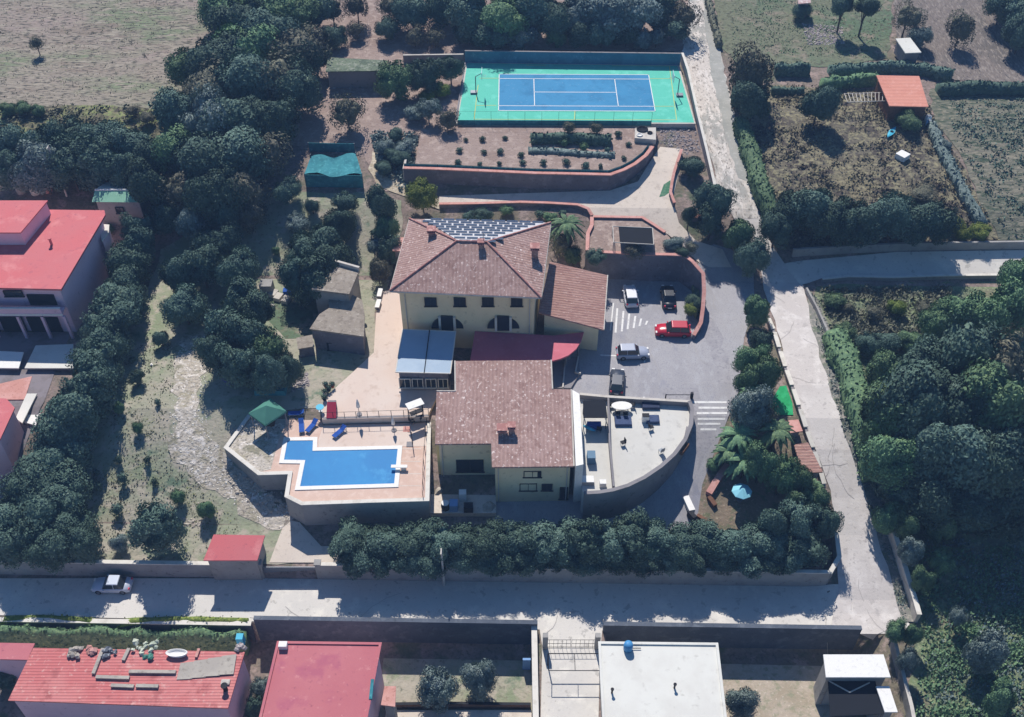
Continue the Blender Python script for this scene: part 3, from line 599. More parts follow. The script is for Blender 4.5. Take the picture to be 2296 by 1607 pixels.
# lane parapets
wall('lane_wall', 'low terracotta capped wall between the lane and the house garden', [GT(x, y) for x, y in ((985,463),(1070,462),(1168,459),(1230,461),(1295,465),(1318,474),(1327,489))], hgo(-1.8), hgo(.42), .3, m_purplewall, m_cap, .14, .12)
wall('planter_side_wall', 'terracotta capped wall down the left side of the planter terrace', W2([(1327,487),(1327,505),(1318,524),(1317,562)], ZPL+.25), 5, ZPL+.25, .35, m_purplewall, m_cap, .12, .12)
wall('planter_north_wall', 'terracotta capped wall between planter terrace and cream lane', W2([(1331,486),(1440,488),(1466,504),(1491,521)], ZPL+.2), 7, ZPL+.2, .3, m_purplewall, m_cap, .12, .12)
wall('planter_south_wall', 'tall dark retaining wall with terracotta coping behind the parked cars', W2([(1317,564),(1355,565.5),(1450,570),(1533,572),(1552,586),(1578,606),(1582,634),(1581,662),(1578,686),(1563,707)], ZPL+.1), 4, lambda x, y: 9.6-max(0, 99.5-y)*.33, .35, m_purplewall, m_cap, .12, .12)
block('planter_bed', [(1500,575),(1532,573),(1552,587),(1577,607),(1580,634),(1579,662),(1576,684),(1562,704),(1552,690),(1556,650),(1545,620),(1500,612)], 6.4, m_forestfloor, 5.5)
wall('lane_side_wall', 'thin terracotta capped wall on the right edge of the cream lane', [GT(x, y) for x, y in ((1527,345),(1519,368),(1509.5,398),(1505,420),(1502,441),(1511,465))], hgo(-.5), hgo(.7), .28, m_purplewall, m_cap, .1, .12)
wall('curved_wall_end', 'short curved terracotta wall end under the dark tree by the lane', [GT(x, y) for x, y in ((1542,489),(1551,494),(1562,495),(1572,489))], hgo(-.5), hgo(.6), .3, m_purplewall, m_cap, .12, .12)
# pool terrace walls
PT = W2([(560,930),(507,1003),(581,1062),(651,1060),(643,1112),(677,1129),(820,1124),(958,1120),(960,1035),(962,948)], ZP+.12)
wall('terrace_wall', 'tall curved grey wall with pale coping carrying the pool terrace', PT, 1.0, ZP+.1, .35, m_stonewall, m_capwhite, .1, .1)
wall('patio_step_wall', 'low grey wall dividing the patio from the lower pool deck', W2([(724,937),(850,934),(961,931)], ZC), ZP-.5, ZC+.02, .25, m_greywall)
posts('patio_railing', 'dark railing along the edge of the patio above the pool', W2([(722,938),(850,934),(961,930)], ZC), ZC, .95, 10)
posts('deck_railing', 'thin dark railing between the pool deck and the lower house', W2([(957,950),(950,1040),(948,1112)], ZP), ZP, 1.0, 7)
# street walls
NW = [Vector((x, 59.42-.018*x)) for x in (-70, -52, -40, -34.7)]
def pxX(x, y=1300): return G(x, y, 0).x
def NWl(x0, x1): 
    a, b = pxX(x0), pxX(x1); return [Vector((a+(b-a)*i/4, 59.42-.018*(a+(b-a)*i/4))) for i in range(5)]
wall('street_wall', 'long grey wall along the street in front of the lawn', NWl(-60, 583), -.3, 2.3, .35, m_stonewall, m_capwhite, .1, .1)
wall('gate_side_wall', 'long grey wall along the street below the tall evergreen hedge', NWl(722, 1846), -.3, 2.5, .35, m_stonewall, m_capwhite, .06, .08)
wall('corner_wall', 'pale wall turning the corner from the street up the side road', [Vector((32.3, 58.85)), Vector(GT(1874,1268)[:2]), Vector(GT(1866,1200)[:2])], hgo(-1.2), hgo(1.6), .35, m_stonewall, m_capwhite, .1, .1)
g0, g1 = pxX(588), pxX(718)
t = thing('entrance_gate', 'grey sliding gate between stone piers at the street entrance', 'gate', ((g0+g1)/2, 60, 0))
gy = 59.42-.018*g0
for gx in (g0, g1): obj('pier', MB().box((gx, gy, 0), (.55, .55, 2.6)).box((gx, gy, 2.6), (.7, .7, .12)), m_stonewall, t)
mb = MB()
for i in range(24): mb.box((g0+.35+(g1-g0-.7)*i/23, gy, .1), (.06, .05, 1.7))
mb.box(((g0+g1)/2, gy, .1), (g1-g0-.6, .06, .1)).box(((g0+g1)/2, gy, 1.75), (g1-g0-.6, .06, .1)).box(((g0+g1)/2, gy, .2), (g1-g0-.7, .02, 1.5))
obj('gate_panel', mb, m_steel, t)
# the drive behind the gate drops to street level
# side road walls: pale merlons along the road
rw = [(1720,722),(1733,752),(1746,795),(1760,838),(1775,880),(1790,925),(1806,975),(1822,1020),(1836,1065),(1846,1100)]
wall('road_side_wall', 'low grey wall beside the road with pale raised blocks', [GT(x, y) for x, y in rw], hgo(-.8), hgo(.7), .3, m_greywall, None)
RP = dens([GT(x, y) for x, y in rw], 1.9)
rt = [c for c in bpy.data.objects if c.name == 'road_side_wall'][0]
for a, b in zip(RP, RP[1:]):
    a2, b2 = a.lerp(b, .08), a.lerp(b, .86); obj('coping_block', band(MB(), [a2, b2], .5, hgo(.702), hgo(.86)), m_capwhite, rt)
wall('meadow_wall', 'crumbling low wall between the branch road corner and the verge', [GT(x, y) for x, y in ((1806,655),(1830,700),(1850,745),(1872,800),(1895,862))], hgo(-.5), hgo(.8), .25, m_stonewall, None)
wall('pale_wall', 'sunlit pale wall along the right side of the road near the junction', [GT(x, y) for x, y in ((1990,1190),(2006,1240),(2024,1300),(2042,1360),(2052,1396))], hgo(-.5), hgo(1.5), .4, m_gutter, m_capwhite, .1, .08)
wall('branch_road_wall', 'straight pale topped wall on the near side of the branch road', [GT(x, y) for x, y in ((1842,632),(1900,626),(2000,628),(2120,624),(2330,622))], hgo(-1.8), hgo(.5), .3, m_stonewall, m_capwhite, .1, .1)
wall('branch_far_wall', 'long shaded wall behind the branch road below the trees', [GT(x, y) for x, y in ((1775,574),(1900,566),(2040,560),(2330,556))], hgo(-.3), hgo(1.2), .3, m_stonewall, None)
# walls south of the street
def SWl(x0, x1, dy=0):
    a, b = G(x0, 1424, 0).x, G(x1, 1424, 0).x; return [Vector((a+(b-a)*i/4, 53.78-.018*(a+(b-a)*i/4))) for i in range(5)]
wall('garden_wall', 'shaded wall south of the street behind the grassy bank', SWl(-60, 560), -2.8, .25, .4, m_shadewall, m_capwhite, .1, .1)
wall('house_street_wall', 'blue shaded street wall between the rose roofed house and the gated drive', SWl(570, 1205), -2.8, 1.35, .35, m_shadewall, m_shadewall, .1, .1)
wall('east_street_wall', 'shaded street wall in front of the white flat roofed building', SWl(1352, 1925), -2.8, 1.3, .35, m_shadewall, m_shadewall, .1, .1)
wall('drive_wall', 'thin wall on the left of the gated south drive', [(2.2,53.7),(2.2,50),(2.2,44)], -2.8, .9, .5, m_greywall, m_capwhite, .06, .08)
wall('yard_wall', 'low brown wall crossing the yard behind the two round trees', [G(862,1588,-2.6), G(1000,1586,-2.6), G(1190,1588,-2.6)], -2.6, -1.7, .25, m_wood, m_blackmetal, .02, .05)
block('yard_terrace', [(866,1592),(1192,1592),(1192,1700),(850,1700)], -2.2, m_cream, -3)
t = thing('drive_gate', 'black iron gate with braced leaves across the south drive', 'gate', tuple(G(1275,1447,0)))
A, B = G(1222,1452,0), G(1338,1452,0)
for nm, s0, s1 in (('gate_leaf', A, A.lerp(B,.49)), ('gate_leaf', A.lerp(B,.51), B)):
    mb = MB()
    for i in range(7): p = s0.lerp(s1, i/6); mb.tube(p, p+Vector((0,0,1.5)), .018, n=5)
    for z in (.15, .8, 1.5): mb.tube(s0+Vector((0,0,z)), s1+Vector((0,0,z)), .025, n=5)
    obj(nm, mb, m_blackmetal, t)
for p in (A, B): obj('pier', MB().box((p.x, p.y, 0), (.5, .5, 2.4)), m_stonewall, t)
t = thing('overhead_frame', 'black steel frame spanning the south drive behind its gate', 'frame', tuple(G(1275,1480,0)))
mb = MB(); A, B = G(1228,1492,0), G(1344,1492,0); u = Vector((0,0,2.3))
mb.tube(A, A+u, .06).tube(B, B+u, .06).tube(A+u, B+u, .05); A2, B2 = A+Vector((0,-1.6,2.0)), B+Vector((0,-1.6,2.0)); mb.tube(A+u, A2, .04).tube(B+u, B2, .04).tube((A+u).lerp(B+u,.5), (A2).lerp(B2,.5), .03).tube(A2, B2, .04)
obj('bars', mb, m_blackmetal, t)

# round terrace beside the lower house
ZT = 6.1
arc = [(1552,916),(1550,950),(1536,985),(1512,1018),(1482,1045),(1445,1070),(1408,1088),(1375,1098),(1345,1103),(1310,1105)]
block('round_terrace', [(1300,884),(1545,901)]+arc+[(1305,1100)], ZT, m_terrace, 1.5)
wall('curved_parapet', 'tall curved blue grey parapet wall around the cream terrace', W2([(1546,899)]+arc, ZT+.9), 1.0, ZT+.9, .38, m_greywall, m_greywall, .04, .05)
wall('terrace_north_wall', 'grey wall closing the cream terrace towards the parking lot', W2([(1300,883),(1363,889),(1546,900)], ZT+.7), 4, ZT+.7, .3, m_greywall, m_gutter, .04, .05)
wall('terrace_divider', 'thin grey wall dividing the small yard from the cream terrace', W2([(1364,892),(1367,990),(1376,1090)], ZT+.8), ZT-.2, ZT+.8, .18, m_greywall, m_greywall, .02, .04)

# ================================================================ BUILDINGS
def window(parent, x0, y0, x1, y1, Y, frame=m_capwhite, pane=m_glass, arch=False, name='window'):
    """an opening on a wall that faces the street, seen between two sight lines; the pane is set in a frame"""
    a = GY(x0, y1, Y); b = GY(x1, y0, Y); w = b.x-a.x; h = b.z-a.z
    mb = MB()
    mb.box((a.x+.04, Y-.04, a.z), (.08, .14, h)).box((b.x-.04, Y-.04, a.z), (.08, .14, h)).box(((a.x+b.x)/2, Y-.04, b.z-.08), (w-.16, .138, .08)).box(((a.x+b.x)/2, Y-.06, a.z-.06), (w+.2, .2, .08)).box(((a.x+b.x)/2, Y-.04, a.z+.02), (.05, .1, h-.1))
    f = obj(name, mb, frame, parent)
    obj('pane', MB().box(((a.x+b.x)/2, Y-.005, a.z+.02), (w-.16, .04, h-.1)), pane, f)
    return f
def slabroof(px, z, th, m, t, name='roof', zf=None):
    pts = [(G(x, y, z) if zf is None else G(x, y, zz)) for (x, y), zz in zip(px, zf or [z]*len(px))]
    mb = MB(); n = len(pts); top = [(p.x, p.y, p.z) for p in pts]; bot = [(p.x, p.y, p.z-th) for p in pts]
    A = sum(pts[i].x*pts[(i+1) % n].y-pts[(i+1) % n].x*pts[i].y for i in range(n))
    if A < 0: top.reverse(); bot.reverse(); pts.reverse()
    mb.add(bot+top, [tuple(range(n-1,-1,-1)), tuple(range(n, 2*n))]+[(i, (i+1) % n, n+(i+1) % n, n+i) for i in range(n)])
    obj(name, mb, m, t); return pts
def inset(pts, d):
    P = [Vector(p[:2]) for p in pts]; n = len(P); A = sum(P[i].x*P[(i+1) % n].y-P[(i+1) % n].x*P[i].y for i in range(n)); s = 1 if A > 0 else -1; out = []
    for i in range(n):
        a, b, c = P[i-1], P[i], P[(i+1) % n]; d1 = (b-a).normalized(); d2 = (c-b).normalized(); n1 = Vector((-d1.y, d1.x))*s; n2 = Vector((-d2.y, d2.x))*s
        k = (n1+n2); k = k/max(.4, k.dot(n1)); out.append(b+k*d)
    return out

# ---- main house
mh = thing('main_house', 'large two storey cream house with hipped tiled roof and solar array', 'house', (-4, 94, 6))
ZE = 15.0
fl, fr, br, bk = [G(x, y, ZE) for x, y in ((874,652),(1213.5,667),(1235,499),(918,490))]
r1, r2 = Vector((-6.4, 94.1, 17.1)), Vector((-2.9, 93.9, 17.1))
roof = MB()
for f in ((fl, fr, r2, r1), (fr, br, r2), (br, bk, r1, r2), (bk, fl, r1)): roof.face(*f)
dn = Vector((0,0,-.22))
for a, b in ((fl,fr),(fr,br),(br,bk),(bk,fl)): roof.face(a+dn, b+dn, b, a)
roof.face(*[p+dn for p in (bk, br, fr, fl)])
ro = obj('roof', roof, [m_tile, m_tileside], mh)
ro.data.polygons[1].material_index = 1; ro.data.polygons[3].material_index = 1
up = Vector((0,0,.05))
for a, b in ((fl,r1),(fr,r2),(bk,r1),(br,r2),(r1,r2)): obj('ridge_cap', MB().tube(a+up, b+up, .13, n=6), m_ridge, ro)
for a, b in ((fl,fr),(br,fr),(bk,fl)): obj('gutter', MB().tube(a+Vector((0,0,-.12)), b+Vector((0,0,-.12)), .09, n=6), m_gutter, mh)
nb = (r1-bk).cross(br-bk).normalized(); nb = nb if nb.z > 0 else -nb
def onback(u, v):
    """point on the rear slope: u along the eave, v up the slope"""
    base = bk.lerp(br, u); top = (r1+r2)/2; return base+(top-(bk+br)/2)*v
arr = MB(); m_ = .012
def backpt(xp, yp, lift):
    d = Vector(ray(xp, yp)); o = Vector((0,0,CAMH)); t = (bk-o).dot(nb)/d.dot(nb); return o+d*t+nb*lift
arr.face(*[backpt(x, y, .05) for x, y in ((950,491.5),(1226,500),(1095,541),(1028,540.5))][::-1])
bko = obj('array_backing', arr, m_pvback, ro)
rowsY = [493,515,538,560,582,606,630,661,687]; st = [500,424,475,524,572,620,672,722,770]; cnt = [9,8,8,7,6,5,5,3,3]
cnt = [9,9,8,7,6,5,4,4,3]
for k, (yz, x0, c) in enumerate(zip(rowsY, st, cnt)):
    for i in range(c):
        xa = x0+i*119.5; sl = (xa-500)*.0285
        if xa > 1560-(k*62): continue
        px0, px1 = 846.4+.2384*xa, 846.4+.2384*(xa+103); py = 374.2+.2384*(yz+sl); hh = 2.0
        pts = [backpt(px0, py+hh, .09), backpt(px1, py+hh+.6, .09), backpt(px1, py-hh+.6, .09), backpt(px0, py-hh, .09)]
        mb = MB(); mb.face(*pts); lo = [p-nb*.035 for p in pts]
        for a in range(4): mb.face(lo[a], lo[(a+1) % 4], pts[(a+1) % 4], pts[a])
        obj('solar_panel', mb, m_pv, ro)
def chimney(parent, x, y, z, w, h, m=m_tile, capm=m_ridge, name='chimney'):
    p = G(x, y, z); c = obj(name, MB().box((p.x, p.y, z-.8), (w, w*.9, h+.8)), m, parent)
    obj('chimney_cap', MB().box((p.x, p.y, z+h+.002), (w*1.35, w*1.25, .1)).box((p.x-w*.4, p.y-w*.4, z+h+.102), (.12,.12,.25)).box((p.x+w*.4, p.y-w*.4, z+h+.102), (.12,.12,.25)).box((p.x+w*.4, p.y+w*.4, z+h+.102), (.12,.12,.25)).box((p.x-w*.4, p.y+w*.4, z+h+.102), (.12,.12,.25)).box((p.x, p.y, z+h+.352), (w*1.5, w*1.4, .1)), capm, c); return c
chimney(ro, 968, 529, 15.9, .7, .7); chimney(ro, 1199, 569, 15.9, .75, .8); chimney(ro, 1079, 558, 16.6, .55, .8)
p = Vector((-3.3, 93.7, 17.1)); an = MB().tube(p, p+Vector((0,0,1.6)), .035, n=5).tube(p+Vector((-.45,0,1.3)), p+Vector((.45,0,1.3)), .02, n=4).tube(p+Vector((-.3,0,1.1)), p+Vector((.3,0,1.1)), .02, n=4)
obj('antenna', an, m_steel, ro)
wl = inset([fl, fr, br, bk], .85); wz = MB().prism([tuple(p) for p in wl], 4.5, ZE-.2); obj('wall', wz, m_cream_wall, mh)
YF = (wl[0].y+wl[1].y)/2; 
def yf(x):  # front wall plane is nearly level with the street
    f = (x-wl[0].x)/(wl[1].x-wl[0].x); return wl[0].y+(wl[1].y-wl[0].y)*f
def yfp(xp, yp): X = GY(xp, yp, YF).x; return yf(X)
for xc in (965.6, 1031, 1094, 1158.7): window(mh, xc-13, 667, xc+13, 686, yfp(xc+13, 675)-.02, frame=m_shutter)
for xc in (1003.5, 1128.5):
    Y = yfp(xc+36, 720)-.04; a = GY(xc-36, 736, Y); b = GY(xc+36, 736, Y); c = GY(xc, 736, Y); rad = (b.x-a.x)/2; w = rad*.37
    door = obj('french_door', MB().box((c.x, Y+.08, c.z-.35), (w*2, .26, rad*1.02+.35)), m_glass, mh)
    for s in (-1, 1):
        vs = []; n = 10
        for i in range(n+1):
            th = i/n*math.radians(60); vs.append((c.x+s*rad*math.cos(th), c.z+rad*.93*math.sin(th)))
        vs = [(c.x+s*(w+.32), c.z)]+[v for v in vs if abs(v[0]-c.x) > w+.32]+[(c.x+s*(w+.32), c.z+rad*.93*math.sqrt(max(0,1-((w+.32)/rad)**2)))]
        mb = MB(); mb.add([(x, Y-.03, z) for x, z in vs]+[(x, Y+.22, z) for x, z in vs], [tuple(range(len(vs))), tuple(range(2*len(vs)-1, len(vs)-1, -1))]+[(i, (i+1) % len(vs), len(vs)+(i+1) % len(vs), len(vs)+i) for i in range(len(vs))])
        obj('arched_side_window', mb, m_glass, mh)
        obj('door_pilaster', MB().box((c.x+s*(w+.16), Y-.02, c.z-.35), (.26, .3, rad*.98+.35)), m_capwhite, door)
for q_, o_ in ((wl[0], (.6,-.12)), (wl[1], (-.5,-.12))):
    obj('downpipe', MB().tube((q_.x+o_[0], q_.y+o_[1], 5.5), (q_.x+o_[0], q_.y+o_[1], ZE-.25), .06, n=6), m_gutter, mh)
# ---- tiled annex on the right
an_ = [( 1232.6,586,11.2),(1362.5,617,9.9),(1354,739,9.9),(1208,700,11.2)]
ax = thing('annex', 'lower tiled roof annex on the right of the main house', 'annex', (8, 93, 6))
ap = slabroof([(a, b) for a, b, _ in an_], 0, .2, m_tile2, ax, 'roof', [c for _, _, c in an_])
ap_z = lambda x: 10.98+(x-4.2)/(11.4-4.2)*(-1.3)
ai = inset(ap, .6); obj('wall', MB().prism([tuple(p) for p in ai], 4.5, lambda x, y: ap_z(x)), m_cream_wall, ax)
a0, a1 = G(1354,739,9.85), G(1362.5,617,9.85); obj('gutter', MB().tube(a0, a1, .09, n=6), m_gutter, ax)
# ---- small flat annex on the left of the house
lx = thing('side_porch', 'small flat pink roofed porch on the left side of the main house', 'porch', tuple(G(890,560,6)))
lp = slabroof([(886,533),(914,531),(906,563),(880,561)], 9.0, .18, m_cap, lx)
obj('wall', MB().prism([tuple(p) for p in inset(lp, .25)], 5.6, 8.8), m_greywall, lx)
# ---- maroon roofed terrace cover
rc = thing('terrace_canopy', 'deep red flat canopy with a curved end below the main house', 'canopy', tuple(G(1160,780,6)))
cr = slabroof([(1065,742),(1240,752),(1309,744),(1303,764),(1292,782),(1275,796),(1256,804),(1237,809),(1054,808)], 8.6, .22, m_maroon, rc)
for x, y in ((1060,800),(1150,800),(1236,800),(1270,790),(1298,762)): p = G(x, y, 8.4); obj('post', MB().tube((p.x, p.y, 5.8), (p.x, p.y, 8.4), .1), m_greywall, rc)
obj('back_wall', MB().prism([tuple(G(x, y, 8.3)[:2]) for x, y in ((1070,760),(1280,764),(1280,780),(1070,776))], 5.8, 8.35), m_greywall, rc)
st_ = thing('garden_steps', 'dark stepped walkway with pale edges beside the lower house', 'steps', tuple(G(1270,840,6)))
obj('steps', MB().prism([tuple(G(x, y, 6.2)[:2]) for x, y in ((1240,800),(1298,800),(1300,838),(1280,870),(1242,870))], 5.7, 6.25), m_greywall, st_)
for a, b in (((1268,802),(1262,870)),((1297,800),(1290,836)),((1290,836),(1302,838))):
    A, B = G(*a, 6.3), G(*b, 6.3); obj('kerb', band(MB(), [A, B], .16, 6.2, 6.5), m_gutter, st_)
# ---- glazed veranda
gv = thing('glazed_veranda', 'pale blue glass roofed veranda beside the patio', 'veranda', tuple(G(950,800,6)))
vz = [9.6, 9.6, 9.2, 9.2]
vp = slabroof([(903,738),(1022,743),(1010,837),(887,834)], 0, .08, m_glassroof, gv, 'glass_roof', vz)
a, b = G(963,740,9.66), G(951,836,9.26); obj('roof_bar', MB().tube(a, b, .05, n=6), m_blackmetal, gv)
fr_ = MB()
cs = [G(903,738,9.6), G(1022,743,9.6), G(1010,837,9.2), G(887,834,9.2)]
for i in range(4): fr_.tube(cs[i]-Vector((0,0,.02)), cs[(i+1) % 4]-Vector((0,0,.02)), .07, n=6)
obj('roof_frame', fr_, m_capwhite, gv)
vi = inset(vp, .3); obj('wall', MB().prism([tuple(p) for p in vi], 5.8, 9.1), m_purplewall, gv)
yv = min(p.y for p in vi)-.02
for x0, x1 in ((896,920),(925,948),(955,978),(983,1004)): window(gv, x0, 848, x1, 868, yv, frame=m_capwhite)

# ---- lower house
lh = thing('lower_house', 'broad lower house with flat sloping pink tiled roof beside the pool', 'house', (-1, 75, 2.5))
ZL = 9.5
RPX = [(1020,809),(1236,807),(1239,872),(1281,873),(1287,1045),(1103,1047),(1101,994),(975.5,995),(979,876.5),(1021,876.5)]
rp = [G(x, y, ZL) for x, y in RPX]
def zl(y): return 9.1+(y-66.9)*.055
rp = []
for x, y in RPX:
    z = ZL
    for _ in range(12): p = G(x, y, z); z = zl(p.y)
    rp.append(Vector((p.x, p.y, z)))
mb = MB(); n = len(rp); cw_ = list(reversed(rp))
mb.add([(p.x, p.y, p.z-.2) for p in cw_]+[tuple(p) for p in cw_], [tuple(range(n-1,-1,-1)), tuple(range(n, 2*n))]+[(i, (i+1) % n, n+(i+1) % n, n+i) for i in range(n)])
lro = obj('roof', mb, m_tile, lh)
for i, j in ((1,2),(3,4),(8,9),(9,0)): obj('roof_edge', MB().tube(rp[i], rp[j], .09, n=6), m_gutter, lro)
lw = inset(rp, .35); obj('wall', MB().prism([tuple(p) for p in lw], 1.5, lambda x, y: zl(y)-.15), m_cream_wall, lh)
# the yellow side wall is a shallow bay standing proud of the west side
yw0, yw1 = lw[7], lw[8]
obj('side_wall', MB().prism([(yw0.x-.28, yw0.y+.1), (yw0.x+.1, yw0.y+.1), (yw1.x+.1, yw1.y-.1), (yw1.x-.28, yw1.y-.1)], 3, 8.6), m_yellow_wall, lh)
chimney(lro, 1126, 970, 9.4, .75, .5); chimney(lro, 1147, 968, 9.4, .6, .75)
pw = [G(1283,875,9.5), G(1299,884,9.5), G(1308,1042,9.5), G(1291,1046,9.5)]
obj('white_parapet', MB().prism([tuple(p[:2]) for p in pw], 3.5, 9.6), m_white, lh)
Y1 = lw[4].y-.02; Y2 = lw[6].y-.02; 
window(lh, 1174, 1055, 1214, 1069, Y1, frame=m_shutter); window(lh, 1165, 1083, 1204, 1099, Y1, frame=m_shutter); window(lh, 1214, 1084, 1239, 1099, Y1, frame=m_shutter)
window(lh, 1254, 1092, 1274, 1118, Y1, frame=m_shutter, name='door'); window(lh, 1024, 1030, 1084, 1057, Y2, frame=m_shutter)
for q_, s_ in ((lw[4], -1), (lw[5], 1), (lw[7], 1)):
    obj('downpipe', MB().tube((q_.x+s_*.3, q_.y-.1, 2.5), (q_.x+s_*.3, q_.y-.1, 8.8), .06, n=6), m_gutter, lh)
block('service_yard', [(960,1090),(985,1062),(1112,1062),(1112,1150),(960,1150)], 2.95, m_cream, 1.5)

# ---- old stone outbuilding
ob = thing('stone_outbuilding', 'old grey stone outbuilding with two stepped slab roofs by the patio', 'outbuilding', tuple(G(755,720,6)))
t1 = slabroof([(716,594),(750,588),(806,604),(783,659),(699,648)], 10.6, .25, m_oldroof, ob, 'upper_roof')
obj('upper_wall', MB().prism([tuple(p) for p in inset(t1, .2)], 5.7, 10.36), m_stonewall, ob)
pa, pb = G(749,588,10.7), G(806,604,10.7); obj('upper_parapet', band(MB(), [pa, pb], .3, 10.6, 11.1), m_gutter, ob)
t2 = slabroof([(735,652),(768,648),(812,672),(818,706),(816,754),(694,737),(716,704),(738,690)], 9.1, .22, m_oldroof, ob, 'lower_roof')
obj('lower_wall', MB().prism([tuple(p) for p in inset(t2, .2)], 5.0, 8.9), m_purplewall, ob)
Yo = min(p.y for p in inset(t2, .2))-.02
window(ob, 735, 768, 755, 785, Yo+.9, frame=m_shutter)
t = thing('lean_to', 'small pinkish lean-to roof at the left of the stone outbuilding', 'lean-to', tuple(G(685,780,5.5)))
p_ = slabroof([(664,757),(700,750),(705,776),(668,782)], 7.4, .12, m_oldroof, t); obj('wall', MB().prism([tuple(p) for p in inset(p_, .1)], 5, 7.3), m_purplewall, t)

# ---- gable helper and simple flat roofed buildings
def simple(name, label, cat, px, zr, roofm, wallm, zb=None, th=.15, ins=.25, zf=None, parapet=None, group=None):
    t = thing(name, label, cat, tuple(G(sum(p[0] for p in px)/len(px), sum(p[1] for p in px)/len(px), zr)[:2])+((zb or 0),), 0, group)
    pts = slabroof(px, zr, th, roofm, t, 'roof', zf)
    b = zb if zb is not None else 0
    mz = min(p.z for p in pts)-th+.004
    obj('wall', MB().prism([tuple(p) for p in inset(pts, ins)], b, mz), wallm, t)
    if parapet:
        P = [Vector(p[:2]) for p in pts]; P.append(P[0]); obj('parapet', band(MB(), [P[0].lerp(P[1], .001)]+P[1:], .25, mz+th-.01, mz+th+parapet), roofm, t)
    return t, pts
# pink house on the left
ph = thing('pink_house', 'lilac pink two storey house with flat red roof at the left edge', 'house', tuple(G(40,600,5.5)[:2])+(5.5,))
ZR = 13.0
pr_ = slabroof([(-130,467),(234,471),(236,481),(137,648),(-130,642)], ZR, .25, m_redroof, ph)
pin = inset(pr_, .6); obj('wall', MB().prism([tuple(p) for p in pin], 5, ZR-.25), m_pink_wall, ph)
yp = min(p.y for p in pin)-.02
f_ = obj('balcony_shade_panel', MB().box((GY(102,690,yp).x, yp, GY(102,683,yp).z), (GY(133,690,yp).x-GY(73,690,yp).x, .12, 1.6)), m_dark, ph)  # flat dark panel on the wall, balcony shade put into its colour
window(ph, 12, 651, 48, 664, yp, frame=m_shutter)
for a_, b_ in ((-60,-10),(0,52),(62,132)): q_ = GY(a_, 720, yp); w_ = GY(b_, 720, yp).x-q_.x; obj('ground_floor_shade_panel', MB().box((q_.x+w_/2, yp+.02, 5.4), (w_, .1, 2.6)), m_dark, ph)  # dark panels on the wall face paint the shade of a ground floor recess
obj('upper_balcony', MB().box((GY(30,690,yp-.6).x, yp-.65, GY(0,697,yp-.6).z), (GY(140,690,yp).x-GY(-80,690,yp).x, 1.2, .2)).box((GY(30,690,yp-.6).x, yp-1.2, GY(0,697,yp-.6).z+.2), (GY(140,690,yp).x-GY(-80,690,yp).x, .12, .85)), m_pink_wall, ph)
obj('balcony_edge', MB().box((GY(30,690,yp-.6).x, yp-1.3, GY(0,697,yp-.6).z+1.052), (GY(142,690,yp).x-GY(-80,690,yp).x, .3, .1)).box((GY(30,690,yp-.6).x, yp-1.28, GY(0,697,yp-.6).z-.12), (GY(142,690,yp).x-GY(-80,690,yp).x, .08, .26)), m_white, ph)
for x in (-30, 35, 90, 140): p = GY(x, 700, yp-1.1); obj('pillar', MB().box((p.x, p.y, 5.2), (.3, .3, 4.0)), m_pink_wall, ph)
for i, p in enumerate(pin):
    q2 = pin[(i+1) % len(pin)]
    if abs((q2-p).x) < 6 and abs((q2-p).y) > 6 and max(p.x, q2.x) > -50:
        lo, hi = (p, q2) if p.y < q2.y else (q2, p); nn = Vector(((hi-lo).y, -(hi-lo).x)).normalized()
        obj('side_balcony', band(MB(), [lo.lerp(hi, .02)+nn*.55, lo.lerp(hi, .36)+nn*.55], 1.0, 8.6, 8.8), m_pink_wall, ph); obj('balcony_parapet', band(MB(), [lo.lerp(hi, .02)+nn*1.0, lo.lerp(hi, .36)+nn*1.0], .12, 8.8, 9.6), m_white, ph)
        for k, (f0, f1, z0, z1) in enumerate(((.08,.3,9.3,11.9),(.42,.52,9.8,11.6),(.66,.76,9.8,11.6),(.08,.26,6,8),(.32,.5,6,8))):
            a, b = lo.lerp(hi, f0)+nn*.02, lo.lerp(hi, f1)+nn*.02; obj('window', band(MB(), [a, b], .1, z0, z1), m_shutter if k < 3 else m_dark, ph)
tw = [(-130,458),(44,449),(107,449),(105,468),(92,480),(46,521),(-130,516)]
obj_t = [G(x, y, 15.0) for x, y in [(-130,449),(107,449),(46,521),(-130,521)]]
obj('stair_tower', MB().prism([tuple(p[:2]) for p in inset(obj_t, .15)], ZR, 14.85), m_pink_wall, ph)
obj('tower_roof', MB().prism([tuple(p[:2]) for p in obj_t], 14.852, 15.0), m_redroof, ph)
p = G(116,548,ZR); obj('roof_vent', MB().tube(p, p+Vector((0,0,.9)), .16).tube(p+Vector((0,0,.9)), p+Vector((0,0,1.0)), .25), m_redroof, ph)
t = thing('side_stair_block', 'pale pink corner block behind the red roofed pink house', 'porch', tuple(G(238,510,6)[:2])+(6,))
_p = slabroof([(222,502),(245,503),(244,520),(228,540)], 11.0, .15, m_capwhite, t); obj('wall', MB().prism([tuple(p) for p in inset(_p, .15)], 5, 10.86), m_pink_wall, t)
